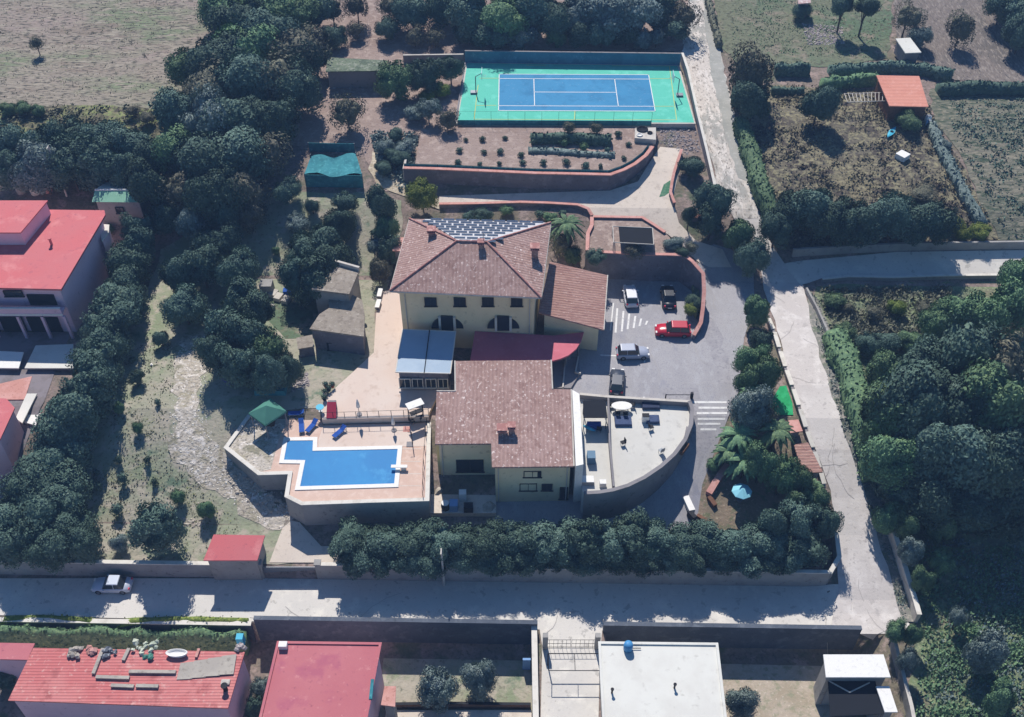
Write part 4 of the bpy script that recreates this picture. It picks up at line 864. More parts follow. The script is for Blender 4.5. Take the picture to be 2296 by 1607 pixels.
# sheds around it
t = thing('green_roof_shed', 'shed with pale green sheet roof and white ridge before dark trees', 'shed', tuple(G(262,470,8)[:2])+(8,))
zR, zE = 12.2, 11.5
A = [G(235,408,zE), G(336,408,zE), G(324,425.5,zR), G(213,425.5,zR), G(315,453.5,zE), G(206,452.5,zE)]
obj('rear_roof', MB().face(A[3], A[2], A[1], A[0]), m_whiter, t); obj('front_roof', MB().face(A[5], A[4], A[2], A[3]), m_greenroof, t)
obj('ridge', MB().tube(A[3], A[2], .14, n=6), m_white, t)
obj('wall', MB().prism([tuple(p) for p in inset([A[5], A[4], A[1], A[0]], .35)], 7, zE-.05), m_stonewall, t)
window(t, 262, 464, 276, 478, min(A[5].y, A[4].y)+.3, frame=m_shutter)
simple('white_shed', 'long white ribbed sheet roof below the pink house', 'shed', [(80,774),(164,771),(164,825),(55,825)], 6.5, m_whiter, m_purplewall, 4)
simple('white_awning_shed', 'small white awning roof at the left edge below the pink house', 'shed', [(-40,785),(53,789),(42,825),(-40,824)], 6.6, m_white, m_purplewall, 4)
simple('orange_roof_shed', 'salmon tiled low roof squeezed between white and red roofs', 'shed', [(-40,869),(72,843),(55,895),(-40,896)], 6.0, m_cap, m_purplewall, 3.5)
simple('red_roof_house', 'narrow red roofed house cut off by the left edge', 'house', [(-60,890),(14,893),(33,914),(0,985),(-60,1010)], 9.0, m_redroof, m_pink_wall, 3)
simple('white_strip_roof', 'slim white leaning roof beside the red roofed house', 'shed', [(60,882),(83,882),(50,948),(35,937)], 6.2, m_whiter, m_purplewall, 3.5)
simple('white_box_roof', 'short white roof tucked against the evergreen row', 'shed', [(73,907),(98,909),(80,953),(53,946)], 5.6, m_white, m_purplewall, 3.5)
simple('white_end_roof', 'small pale roof corner beside the dark evergreen row', 'shed', [(130,829),(160,829),(140,860),(121,860)], 5.6, m_whiter, m_purplewall, 4)
simple('gatehouse', 'small hut with red roof beside the street gate', 'hut', [(479,1198),(594,1200),(577,1256),(456,1256)], 4.2, m_redroof, m_stonewall, 0, zf=[4.5,4.5,4.0,4.0])
t, _ = simple('open_barn', 'orange sheet roofed shelter with a trellis on its left side', 'barn', [(1965,168.5),(2061,170),(2082,239),(1994,237)], 14.0, m_orange, m_wood, 11, zf=[14.2,14.2,13.6,13.6])
t = thing('trellis', 'pale ladder like timber trellis on the left of the orange shelter', 'trellis', tuple(G(1940,220,12)[:2])+(12,))
a, b, c, d = G(1893,210,13), G(1988,207,13), G(1986,226,13), G(1900,229,13)
mb = MB().tube(a, b, .06, n=5).tube(d, c, .06, n=5); obj('rail', mb, m_gutter, t)
for i in range(12): f = i/11; obj('slat', MB().tube(a.lerp(b, f)+Vector((0,0,.05)), d.lerp(c, f)+Vector((0,0,.05)), .055, n=5), m_gutter, t)
for p in (a, b, c, d, a.lerp(b,.5), d.lerp(c,.5)): obj('post', MB().tube((p.x, p.y, p.z-2.0), p, .06, n=5), m_wood, t)
simple('garden_hut', 'small hut with white sheet roof beside the ploughed field', 'hut', [(2008,86),(2041,84),(2066,117),(2030,118.5)], 13.9, m_whiter, m_greywall, 11.6)
simple('striped_hut', 'little hut with striped red and white roof at the top edge', 'hut', [(1788,-12),(1817,-12),(1818,6),(1790,8)], 14.6, ribbed('striped_sheet', 'b79a98', [(2,.5,.6,'cfc4c0')], 'X', .6), m_greywall, 12)
# south side
t, pts = simple('red_corrugated_house', 'long house with faded red corrugated roof loaded with scrap', 'house', [(75,1452),(549,1461),(511,1588),(18,1570)], 3.2, m_redcorr, m_pink_wall, -2.8)
simple('pink_lean_to', 'dull pink corrugated lean-to roof at the lower left edge', 'lean-to', [(-40,1440),(78,1442),(62,1479),(-40,1477)], 2.9, m_redroof2, m_pink_wall, -2.8)
simple('rose_roof_house', 'house with plain rose red flat roof at the bottom edge', 'house', [(624,1441),(853,1444),(812,1660),(572,1660)], 5.0, m_redroof2, m_pink_wall, -2.8, parapet=.12)
simple('orange_porch', 'tiny orange roofed porch against the rose roofed house', 'porch', [(862,1538),(888,1538),(886,1584),(854,1580)], 2.8, m_cap, m_stonewall, -2.8)
simple('white_flat_building', 'building with large plain white flat roof beside the south drive', 'building', [(1344,1442),(1607,1445),(1632,1660),(1356,1660)], 5.2, m_whiter, m_stonewall, -2.8, parapet=.14)
simple('white_rect_hut', 'hut with bright white rectangular roof near the road junction', 'hut', [(1846,1467),(1981,1467),(1997,1518),(1852,1518)], 3.4, m_white, m_stonewall, -2.8)
simple('white_narrow_hut', 'narrow white roofed hut below the larger white roof at lower right', 'hut', [(1964,1538),(1994,1538),(2013,1596),(1984,1596)], 2.6, m_white, m_stonewall, -2.8)
t = thing('covered_yard', 'dark covered yard with pale v shaped struts below the white hut', 'canopy', tuple(G(1900,1560,0)))
a = slabroof([(1856,1522),(1962,1524),(1982,1600),(1862,1606)], 2.2, .08, m_dark, t, 'cover')
e = MB()
for q0, q1 in (((1858,1526),(1905,1552)),((1905,1552),(1950,1530))): e.tube(G(*q0, 2.3), G(*q1, 2.3), .07, n=5)
obj('strut', e, m_gutter, t)
for x, y in ((1862,1530),(1958,1530),(1975,1595),(1868,1598)): p = G(x, y, 2.1); obj('post', MB().tube((p.x, p.y, -2.6), p, .06), m_steel, t)
wall('plot_wall', 'leaning grey wall on the right of the white roofed huts', [G(1995,1440,0), G(2010,1500,0), G(2035,1600,0), G(2050,1680,0)], -2.7, 1.4, .3, m_stonewall, m_gutter, .05, .06)

# ================================================================ VEHICLES
def car(label, loc, rz, L, Wd, Hh, pm, group='cars around the estate', style='hatch'):
    t = thing('parked_car', label, 'car', loc, rz, group)
    hw = Wd/2; zb = .22; zs = Hh*.58   # beltline
    sec = [(-L/2, .72, zb+.1, zs*.72), (-L/2+.12, .9, zb, zs*.9), (-L/2+.5, 1, zb-.02, zs), (0, 1, zb-.04, zs*1.0), (L*.18, 1, zb-.02, zs*.99), (L*.34, .98, zb, zs*.9), (L/2-.15, .88, zb, zs*.78), (L/2, .7, zb+.1, zs*.6)]
    mb = MB(); rings = []
    for x, w, z0, z1 in sec:
        y = hw*w; rings.append([(x, -y*.94, z0), (x, -y, z0+.15), (x, -y, z1-.16), (x, -y*.9, z1-.02), (x, y*.9, z1-.02), (x, y, z1-.16), (x, y, z0+.15), (x, y*.94, z0)])
    k = 8; vs = [v for r_ in rings for v in r_]; n = len(rings)
    mb.add(vs, [(i*k+a, i*k+(a+1) % k, (i+1)*k+(a+1) % k, (i+1)*k+a) for i in range(n-1) for a in range(k)]+[tuple(range(k-1,-1,-1)), tuple(range((n-1)*k, n*k))], True)
    body = obj('body', mb, pm, t, world=False)
    # glasshouse and roof
    r0, r1 = (-L*.46, L*.2); q0, q1 = (-L*.38, L*.05)
    if style == 'sedan': r0, r1, q0, q1 = -L*.36, L*.2, -L*.22, L*.06
    def frus(x0, x1, y, z, X0, X1, Y, Z): return [(x0,-y,z),(x1,-y,z),(x1,y,z),(x0,y,z),(X0,-Y,Z),(X1,-Y,Z),(X1,Y,Z),(X0,Y,Z)]
    B6 = [(3,2,1,0),(4,5,6,7),(0,1,5,4),(1,2,6,5),(2,3,7,6),(3,0,4,7)]
    obj('windows', MB().add(frus(r0, r1, hw*.88, zs-.06, q0, q1, hw*.7, Hh-.06), B6), m_glass, t, world=False, bev=.04)
    obj('roof', MB().add(frus(q0-.04, q1+.04, hw*.74, Hh-.07, q0+.05, q1-.06, hw*.66, Hh), B6), pm, t, world=False, bev=.025)
    for s in (-1, 1):
        obj('door_pillar', MB().tube(((q0+q1)/2-.1, s*hw*.9, zs-.06), ((q0+q1)/2-.1, s*hw*.735, Hh-.04), .035, n=5), pm, t, world=False)
        obj('headlight', MB().box((L/2-.13, s*hw*.62, zs*.62), (.2, .34, .15)), m_white, t, world=False, bev=.02)
        obj('tail_light', MB().box((-L/2+.06, s*hw*.72, zs*.72), (.14, .2, .22)), m_redplastic, t, world=False, bev=.02)
        obj('wing_mirror', MB().box((r1-.25, s*(hw+.07), zs-.05), (.14, .2, .14)), pm, t, world=False, bev=.02)
        for x in (-L*.31, L*.31):
            w = obj('wheel', MB().tube((x, s*(hw-.2), .31), (x, s*(hw+.01), .31), .31, n=18), m_rubber, t, world=False)
            obj('rim', MB().tube((x, s*(hw+.0), .31), (x, s*(hw+.025), .31), .19, n=12), m_steel, w, world=False)
    obj('bumper', MB().box((L/2-.06, 0, zb+.04), (.14, Wd*.72, .2)), pm, t, world=False, bev=.03)
    obj('bumper', MB().box((-L/2+.06, 0, zb+.04), (.14, Wd*.72, .2)), pm, t, world=False, bev=.03)
    obj('number_plate', MB().box((-L/2-.03, 0, zs*.5), (.03, .5, .12)), m_white, t, world=False)
    return t
def cpos(x, y, z=.8): p = GT(x, y, z); return (p.x, p.y, hg(p.x, p.y)+.09)
car('white hatchback parked at the shaded wall on the left', cpos(1414,660), R(92), 3.9, 1.72, 1.5, paint('white_car_paint','d9d9de'))
car('black car parked at the shaded wall beside the white hatchback', cpos(1499,662), R(89), 4.2, 1.74, 1.45, paint('black_car_paint','23252c'), style='sedan')
car('red car with bright roof standing across the parking lot', cpos(1509,737), R(178), 4.3, 1.78, 1.55, paint('red_car_paint','b81f36'))
car('dark grey car parked in a bay beside the lower house', cpos(1384,852), R(83), 3.9, 1.7, 1.5, paint('dark_grey_car_paint','3b414d'))
car('silver car parked across the bay lines near the annex', cpos(1419,787), R(2), 3.9, 1.7, 1.45, paint('silver_car_paint','a3a9b8'))
car('silver saloon driving along the shaded street', cpos(250,1308), R(180), 4.0, 1.7, 1.42, paint('pale_silver_paint','c4cbd8'), style='sedan')

# ================================================================ POOL AND ITS FURNITURE
PO = [(644.7,988.6),(702,988),(701,1011.6),(891.7,1007.3),(884,1084.7),(673,1091),(684.6,1032.3),(637,1031.5)]
pp = [G(x, y, ZP) for x, y in PO]; A_ = inset(pp, 0); outer = inset(pp, -.48)
sp = thing('swimming_pool', 'bright blue l shaped swimming pool with white rim', 'swimming pool', (-18, 70, ZP))
cp = MB(); n = 8
vs = [(p[0], p[1], ZP+.09) for p in A_]+[(p[0], p[1], ZP+.09) for p in outer]+[(p[0], p[1], ZP-.02) for p in A_]+[(p[0], p[1], ZP+.0) for p in outer]
fs = []
for i in range(8):
    j = (i+1) % 8; fs += [(i, j, 8+j, 8+i), (8+i, 8+j, 24+j, 24+i), (j, i, 16+i, 16+j)]
cp.add(vs, fs); me = cp.mesh('coping', m_white); bm = bmesh.new(); bm.from_mesh(me); bmesh.ops.recalc_face_normals(bm, faces=bm.faces[:]); bm.to_mesh(me); bm.free()
obj('pool_rim', me, None, sp)
wt = MB(); wt.prism([tuple(p) for p in A_], ZP-.2, ZP+.04); obj('water', wt, m_water, sp)
d0 = G(895,1045,ZP+.5); db = thing('diving_board', 'white diving board at the right end of the pool', 'diving board', (d0.x, d0.y, ZP))
obj('board', MB().box((d0.x, d0.y, ZP+.45), (1.75, .42, .07)), m_white, db, bev=.02); obj('stand', MB().box((d0.x+.45, d0.y, ZP), (.5, .4, .45)), m_capwhite, db)
mk = MB()
for y in (1005, 1033, 1061, 1088): a, b = G(896,y,ZP), G(944,y+2,ZP); mk.box(((a.x+b.x)/2, (a.y+b.y)/2, ZP+.002), ((b-a).length, .06, .006))
o = obj('deck_joints', mk, m_capwhite); tag(o, kind='structure')
def lounger():
    t = thing('sun_lounger', 'x', 'sun lounger', (0,0,0), 0, 'blue sun loungers by the pool')
    fr = MB()
    for s in (-1, 1): fr.tube((-.95, s*.3, .28), (.95, s*.3, .28), .025, n=5)
    fr.tube((-.95,-.3,.28), (-.95,.3,.28), .025, n=5).tube((.95,-.3,.28), (.95,.3,.28), .025, n=5); obj('frame', fr, m_white, t, world=False)
    for x in (-.8, .7):
        for s in (-1, 1): obj('leg', MB().tube((x, s*.29, .02), (x, s*.29, .28), .022, n=5), m_white, t, world=False)
    obj('seat', MB().box((-.3, 0, .29), (1.3, .6, .07)), m_bluecloth, t, world=False, bev=.02)
    mb = MB(); a = math.radians(28); mb.add([(.35,-.3,.3),(.35,.3,.3),(.95,.3,.3+.6*math.tan(a)),(.95,-.3,.3+.6*math.tan(a)),(.35,-.3,.36),(.35,.3,.36),(.95,.3,.36+.6*math.tan(a)),(.95,-.3,.36+.6*math.tan(a))], [(3,2,1,0),(4,5,6,7)[::1],(0,1,5,4),(1,2,6,5),(2,3,7,6),(3,0,4,7)]); obj('backrest', mb, m_bluecloth, t, world=False)
    return t
lo0 = lounger(); first = True
for x, y, a, lab in ((664,926,2,'blue lounger lying level against the upper edge of the deck'),(676,955,100,'blue lounger standing lengthwise nearest the green gazebo'),(699,955,62,'blue lounger tilted to the right beside the lengthwise one'),(761,968,52,'lone blue lounger in the middle above the pool')):
    o = lo0 if first else copy_tree(lo0); first = False; p = G(x, y, ZP+.3); o.location = (p.x, p.y, ZP+.02); o.rotation_euler = (0,0,R(a)); o['label'] = lab; o.scale = (.95,.95,.95)
# gazebo
gp = [G(x, y, ZP+2.5) for x, y in ((606,892),(642,921),(594,953),(557,926))]; c_ = sum(gp, Vector())/4
gz = thing('gazebo', 'square green canvas gazebo on the rough terrace corner', 'gazebo', (c_.x, c_.y, ZP))
top = Vector((c_.x, c_.y, ZP+3.5)); mb = MB()
for i in range(4):
    a, b = gp[i], gp[(i+1) % 4]; mb.face(b, a, top); mb.face(b-Vector((0,0,.25)), a-Vector((0,0,.25)), a, b)
obj('canopy', mb, m_gazebo, gz)
for p in inset(gp, .15): obj('post', MB().box((p.x, p.y, ZP), (.1, .1, 2.4)), m_greywall, gz)
obj('table', MB().box((c_.x, c_.y, ZP+.7), (1.1, 1.1, .05)).tube((c_.x, c_.y, ZP), (c_.x, c_.y, ZP+.7), .06), m_wood, gz) if False else None
t = thing('garden_table', 'small timber table under the green gazebo', 'table', (c_.x, c_.y, ZP)); obj('table_top', MB().box((c_.x, c_.y, ZP+.7), (1.1, 1.1, .05)), m_wood, t); obj('pedestal', MB().tube((c_.x, c_.y, ZP), (c_.x, c_.y, ZP+.7), .07), m_wood, t)
def chair_at(x, y, z, rz, m, lab, group=None, name='garden_chair'):
    p = G(x, y, z+.4); t = thing(name, lab, 'chair', (p.x, p.y, z), rz, group)
    obj('seat', MB().box((0,0,.42), (.5,.5,.06)), m, t, world=False, bev=.015); obj('backrest', MB().box((-.24,0,.48), (.06,.5,.5)), m, t, world=False, bev=.015)
    for a in (-.2,.2):
        for b in (-.2,.2): obj('leg', MB().tube((a,b,0), (a,b,.42), .022, n=5), m, t, world=False)
    return t
def round_table(x, y, z, r, m, lab, h=.72, cat='table'):
    p = G(x, y, z+h); t = thing('round_table', lab, cat, (p.x, p.y, z)); obj('table_top', MB().tube((0,0,h-.05), (0,0,h), r, n=20), m, t, world=False); obj('pedestal', MB().tube((0,0,0), (0,0,h-.05), .05), m_steel, t, world=False); obj('foot', MB().tube((0,0,0), (0,0,.04), r*.5, n=14), m_steel, t, world=False); return t
def boxy(name, lab, cat, x, y, z, d, m, rz=0, lid=None, group=None):
    p = G(x, y, z+d[2]); t = thing(name, lab, cat, (p.x, p.y, z), rz, group); obj('body', MB().box((0,0,0), d, taper=.94), m, t, world=False, bev=.03)
    obj('lid', MB().box((0,0,d[2]+.002), (d[0]*.97, d[1]*.97, .05)), lid or m, t, world=False, bev=.012); return t
round_table(717, 912, ZC, .45, m_cyan, 'small turquoise round table at the patio corner')
t = thing('toy_slide', 'red plastic play slide at the upper left of the patio', 'slide', tuple(G(744,920,ZC)))
p = G(744,918,ZC+.5); obj('chute', MB().add([(p.x-.55,p.y-.9,ZC+.05),(p.x+.55,p.y-.9,ZC+.05),(p.x+.5,p.y+.5,ZC+1.1),(p.x-.5,p.y+.5,ZC+1.1),(p.x-.55,p.y-.9,ZC+.15),(p.x+.55,p.y-.9,ZC+.15),(p.x+.5,p.y+.5,ZC+1.2),(p.x-.5,p.y+.5,ZC+1.2)], [(3,2,1,0),(4,5,6,7),(0,1,5,4),(1,2,6,5),(2,3,7,6),(3,0,4,7)]), m_redplastic, t)
obj('ladder', MB().box((p.x, p.y+.7, ZC), (.9, .25, 1.15)), m_greywall, t)
def umbrella(x, y, z, lab, m, open_=0, r=1.4, h=2.5, name='closed_umbrella'):
    p = G(x, y, z+h*.7); t = thing(name, lab, 'umbrella', (p.x, p.y, z)); obj('pole', MB().tube((0,0,0), (0,0,h), .035, n=6), m_steel, t, world=False); obj('base', MB().tube((0,0,0), (0,0,.1), .3, n=12), m_greywall, t, world=False)
    if open_: obj('canopy', MB().lathe((0,0,0), [(r, h-.5), (r*.97, h-.45), (0.02, h)], 8, False), m, t, world=False)
    else: obj('canopy', MB().lathe((0,0,0), [(.05,h*.45), (.22,h*.5), (.17,h*.75), (.03,h)], 8), m, t, world=False)
    return t
umbrella(802, 905, ZC, 'closed white umbrella standing at the edge of the patio', m_white)
umbrella(881, 944, ZP, 'half closed white umbrella leaning at the right of the deck', m_white, h=2.2)
t = thing('garden_swing', 'white topped garden swing seat in front of the veranda', 'swing seat', tuple(G(932,915,ZC))); p = G(930,906,ZC+1.8)
obj('canopy', MB().box((p.x, p.y, ZC+1.8), (1.9, 1.0, .08), rz=R(28)), m_white, t); obj('seat', MB().box((p.x+.1, p.y, ZC+.5), (1.5, .55, .12), rz=R(28)), m_blackmetal, t)
for s in (-1, 1): obj('frame', MB().tube((p.x+s*.75, p.y+s*.4-.4, ZC), (p.x+s*.75, p.y+s*.4, ZC+1.8), .04).tube((p.x+s*.75, p.y+s*.4+.5, ZC), (p.x+s*.75, p.y+s*.4, ZC+1.8), .04), m_blackmetal, t)
chair_at(924, 944, ZP, R(40), m_blackmetal, 'black garden chair on the deck below the swing'); chair_at(942, 936, ZP, R(150), m_blackmetal, 'black garden chair tucked into the deck corner by the lower house')
o = obj('outdoor_mat', MB().box((G(912,962,ZP).x, G(912,962,ZP).y, ZP+.018), (.8, .8, .012)).box((G(912,962,ZP).x, G(912,962,ZP).y, ZP+.03), (.5, .45, .01)), m_cap); tag(o, 'small reddish square mat on the deck', 'mat')
t = thing('shadow_figure_post', 'dark post added in place of a shadow figure above the pool end', 'shadow post', tuple(G(925,996,ZP))); p = G(925,996,ZP); obj('post', MB().tube(p, p+Vector((0,0,2.0)), .05).tube(p+Vector((0,0,2.0)), p+Vector((-.4,0,2.05)), .03), m_blackmetal, t); obj('foot_pad', MB().box((p.x-.3, p.y, ZP+.02), (.7,.7,.04)), m_greywall, t)  # post and pad added where a shadow figure lies on the deck
for i, (x, y, m, w) in enumerate(((731,868,m_pot,'terracotta pot at the top of the row by the patio wall'),(738,876,m_blackmetal,'dark pot right of the topmost terracotta one'),(746,868,m_pot,'terracotta pot farthest right by the patio wall'),(729,884,m_capwhite,'white pot in the middle of the row by the patio wall'),(728,897,m_blackmetal,'dark pot lowest in the row by the patio wall'))):
    p = G(x, y, ZC); t = thing('plant_pot', w, 'plant pot', (p.x, p.y, ZC), 0, 'pots by the patio wall'); obj('pot', MB().lathe((0,0,0), [(.01,0),(.18,0),(.26,.38),(.22,.38),(.2,.3),(.01,.3)], 12), m, t, world=False)
    k = bpy.data.objects.new('plant', KIND['small'][0]); COL.objects.link(k); k.parent = t; k.scale = (.33,.33,.35); k.location = (0,0,.6)
def bench(x, y, lab, rz):
    p = GT(x, y, .4); z = ZC if x > 845 else hg(p.x, p.y)+.05
    t = thing('garden_bench', lab, 'bench', (p.x, p.y, z), rz, 'white benches along the patio edge'); obj('seat', MB().box((0,0,.42), (.55,1.5,.08)), m_white, t, world=False)
    for s in (-1,1): obj('leg', MB().box((0,s*.6,0), (.5,.1,.42)), m_greywall, t, world=False)
bench(853, 668, 'upper of two white benches on the patio edge beside the house', R(-4)); bench(849, 692, 'lower of two white benches on the patio edge beside the house', R(-6))
# things on the small yard and cream terrace
t = thing('yard_awning', 'dark blue grey awning over the small yard beside the lower house', 'awning', tuple(G(1330,915,ZT)))
slabroof([(1307,897),(1358,899),(1362,936),(1308,936)], ZT+2.1, .08, m_dark, t, 'cover')
for x, y in ((1310,936),(1360,934),(1309,900),(1357,902)): p = G(x, y, ZT+2); obj('post', MB().tube((p.x,p.y,ZT), (p.x,p.y,ZT+2), .05, n=6), m_steel, t)
boxy('bench_box', 'blue storage bench in the small yard under the awning edge', 'bench', 1332, 950, ZT, (1.6,.7,.6), m_bluecloth)
chair_at(1344, 961, ZT, R(70), m_blackmetal, 'black chair in the small yard beside the blue surfboard')
o = obj('surfboard', MB().lathe((0,0,0), [(.01,0),(.28,.02),(.3,.06),(.01,.1)], 14), m_cyan, None); o.scale = (2.6,.8,1); p = G(1325,955,ZT+.6); o.location = (p.x-.2, p.y-.3, ZT+.55); o.rotation_euler = (0, .25, R(-18)); tag(o, 'turquoise and white board lying in the small yard', 'board')
boxy('water_tank', 'blue grey water tank in the small yard below the board', 'water tank', 1326, 1019, ZT, (.9,1.1,1.0), mat('blue_grey_tank','5c7c94', rough=.5))
boxy('planter_box', 'grey planter box at the lower end of the small yard', 'planter', 1318, 1074, ZT, (1.3,.9,.5), m_stonewall, lid=m_white)
boxy('white_crate', 'white crate beside the planter box in the small yard', 'crate', 1352, 1080, ZT, (.7,.6,.6), m_white)
t = thing('oval_table', 'oval white table on the cream terrace by its north wall', 'table', tuple(G(1394,915,ZT))); p = G(1394,909,ZT+.75)
mb = MB(); n = 24; mb.add([(p.x+1.15*math.cos(a*math.tau/n), p.y+.62*math.sin(a*math.tau/n), z) for z in (ZT+.7, ZT+.77) for a in range(n)], [tuple(range(n-1,-1,-1)), tuple(range(n,2*n))]+[(i,(i+1)%n,n+(i+1)%n,n+i) for i in range(n)]); obj('table_top', mb, m_white, t)
for a, b in ((-.7,-.3),(.7,-.3),(-.7,.3),(.7,.3)): obj('leg', MB().box((p.x+a, p.y+b, ZT), (.08,.08,.7)), m_white, t)
for i, (x, y, r_, l_) in enumerate(((1372,906,0,'dark chair at the left end of the oval table'),(1418,907,180,'dark chair at the right end of the oval table'),(1385,926,90,'dark chair on the near left side of the oval table'),(1402,927,90,'dark chair on the near right side of the oval table'))): chair_at(x, y, ZT, R(r_), m_blackmetal, l_, 'chairs round the oval table')
def mat_at(x, y, w, d, lab, m=None):
    p = G(x, y, ZT); t = obj('dark_cover', MB().box((p.x, p.y, ZT), (w, d, .35), taper=.97), m or mat('slate_blue_cover','4b5876', [(2,.5,.6,'434f6b')])); b = t.modifiers.new('b','BEVEL'); b.width=.04; tag(t, lab, 'covered seat', 'covered furniture on the cream terrace')
mat_at(1397, 946, 1.9, 1.35, 'slate blue covered seat below the oval table'); mat_at(1463, 942, 1.5, 1.1, 'slate blue covered seat right of the white grill')
boxy('barbecue', 'white barbecue with black lid on the cream terrace', 'barbecue', 1448, 931, ZT, (.8,.6,.9), m_white, lid=m_blackmetal)
chair_at(1460, 957, ZT, R(20), m_blackmetal, 'black chair in front of the white barbecue'); chair_at(1397, 992, ZT, R(200), m_blackmetal, 'lone black chair in the middle of the cream terrace'); chair_at(1483, 1010, ZT, R(120), m_steel, 'grey chair beside the curved parapet')
mat_at(1459, 912, 2.0, .9, 'low dark cover over furniture against the north wall of the terrace', mat('navy_canvas','3a4258'))
boxy('timber_bench', 'brown timber bench against the inside of the curved parapet', 'bench', 1534, 1003, ZT, (.5,1.6,.45), m_wood, rz=R(-35))
boxy('curved_bench', 'grey built in seat near the top of the curved parapet', 'bench', 1543, 966, ZT, (.6,1.2,.45), m_greywall, rz=R(-15))
# service yard below the lower house
boxy('white_cabinet', 'white cabinet standing in the shaded service yard', 'cabinet', 1037, 1103, 2.95, (.8,.7,1.2), m_white)
boxy('blue_bin', 'pale blue bin between the barrel and the cabinet', 'bin', 1017, 1127, 2.95, (.9,1.0,.9), mat('pale_blue_plastic','7fa4cc', rough=.5))
t = thing('barrel', 'dark barrel with pale lid in the service yard corner', 'barrel', tuple(G(998,1128,3.0))); p = G(998,1126,4.0); obj('drum', MB().lathe((p.x,p.y,2.95), [(.01,0),(.42,0),(.48,.4),(.42,.9),(.01,.9)], 16), m_blackmetal, t); obj('lid', MB().tube((p.x,p.y,3.852), (p.x,p.y,3.92), .4, n=16), m_white, t)
boxy('dark_bin', 'dark bin between the blue bin and the pale rock', 'bin', 1050, 1133, 2.95, (1.0,.8,.8), m_blackmetal)
rr = random.Random(5)
def rock(x, y, s, lab, z=None, m=m_stone, group=None):
    p = GT(x, y); o = obj('rock', MB().add(*rockgeo(rr, (p.x, p.y, p.z if z is None else z), s)), m); tag(o, lab, 'rock', group)
rock(1096, 1142, .8, 'pale rock at the lower right corner of the service yard', 2.95); rock(985, 1098, .7, 'white rock between deck wall and lower house', 2.95)
rock(340, 819, .35, 'single white stone on the lawn', None, m_white)
# garden: masonry oven, debris, planter roof etc
t = thing('masonry_slab', 'pale masonry slab with round dark openings at the garden corner', 'slab', tuple(G(1446,300,ZK)))
pts = [G(x, y, ZK+.5) for x, y in ((1424,286),(1471,285),(1471,313),(1423,309))]; obj('slab', MB().prism([tuple(p[:2]) for p in pts], ZG-.1, ZK+.5), m_gutter, t, bev=.05)
for x, y, r_ in ((1440,290,.75),(1457,298,.35),(1434,303,.4)): p = G(x, y, ZK+.5); obj('opening', MB().lathe((p.x,p.y,ZK+.5), [(r_,0),(r_*1.1,.12),(r_*.85,.14),(r_*.8,.02),(.01,.02)], 16), m_dark if x != 1434 else m_white, t)
t = thing('pergola', 'flat dark netted pergola on the planter terrace', 'pergola', tuple(G(1420,530,ZPL)))
slabroof([(1387,508),(1463,511),(1466,548),(1390,543)], ZPL+1.5, .06, m_dark, t, 'netting'); a = [G(*q, ZPL+1.52) for q in ((1374,507),(1463,511),(1466,548),(1376,543))]
mb = MB()
for i in range(4): mb.tube(a[i], a[(i+1)%4], .06, n=6)
obj('beam', mb, m_gutter, t)
for p in a: obj('post', MB().tube((p.x,p.y,ZPL), (p.x,p.y,ZPL+1.5), .05, n=6), m_steel, t)
stones('rubble', [(1480,290),(1560,285),(1570,340),(1535,345),(1480,325)], 260, .1, .35, m_rubble, 'broken pale rubble beside the court corner', 8)
stones('rubble', [(1797,53),(1889,60),(1893,100),(1812,102)], 620, .15, .42, m_rubble, 'rectangular heap of pale rubble on the pasture', 9)
stones('rubble', [(640,845),(690,835),(695,865),(655,880)], 160, .15, .4, m_rubble, 'dark heap of debris under the trees by the gazebo', 10)
stones('rubble', [(400,1160),(455,1165),(465,1185),(405,1180)], 110, .1, .35, m_stone, 'pale stones on the lawn beside the round evergreen', 11)
stones('rubble', [(740,160),(830,150),(835,195),(750,200)], 150, .2, .5, m_rubble, 'scattered white rubble below the overgrown roof', 21)
o = sheet('green_stain', [(1488,415),(1503,405),(1504,430),(1490,440),(1478,443)], mat('green_ground_cover','4d7c60',[(2,.5,.6,'6a8a70')]), .11, .15)
# shade net house
nt = thing('shade_net_house', 'teal shade net enclosure with sagging roof beside the sandy path', 'net house', tuple(GT(750,385)))
zb = hg(*GT(750,385)[:2]); pts = [G(x, y, zb+1.6) for x, y in ((697,350),(798,346),(812,392),(682,390))]
mb = MB(); nu, nv = 14, 8; vs = []
for j in range(nv+1):
    for i in range(nu+1):
        u, v = i/nu, j/nv; p = pts[0].lerp(pts[1], u).lerp(pts[3].lerp(pts[2], u), v); vs.append((p.x+random.uniform(-.05,.05), p.y+(.5*math.sin(u*9) if v in (0,1) else 0), p.z-.35*math.sin(u*math.pi*3)**2*math.sin(v*math.pi)-.1*random.random()))
mb.add(vs, [(j*(nu+1)+i+1, j*(nu+1)+i, (j+1)*(nu+1)+i, (j+1)*(nu+1)+i+1) for j in range(nv) for i in range(nu)], True); obj('roof_net', mb, m_teal, nt)
for a, b in ((3,2),(2,1),(0,3)): obj('side_net', band(MB(), [pts[a], pts[b]], .05, zb-.6, zb+1.5), m_teal, nt)
q0, q1 = G(692,328,zb+1.3), G(795,330,zb+1.3); obj('screen_net', band(MB(), [q0, q1], .06, zb-.4, zb+1.9), m_teal, nt)
for p in pts+[q0, q1]: obj('post', MB().tube((p.x,p.y,zb-.3), (p.x,p.y,zb+1.95), .05, n=6), m_steel, nt)
# overgrown shed at the left of the court
t, _ = simple('overgrown_shed', 'low shed with weed covered roof under the trees', 'shed', [(735,128),(868,135),(864,158),(730,160)], 14.0, mat('weedy_roof', '6f7a66', [(.6,.45,.6,'5a6656'),(1.6,.5,.62,'8b9080'),(3,.55,.65,'4c554a')], bump=.1, bscale=2), m_greywall, 11)
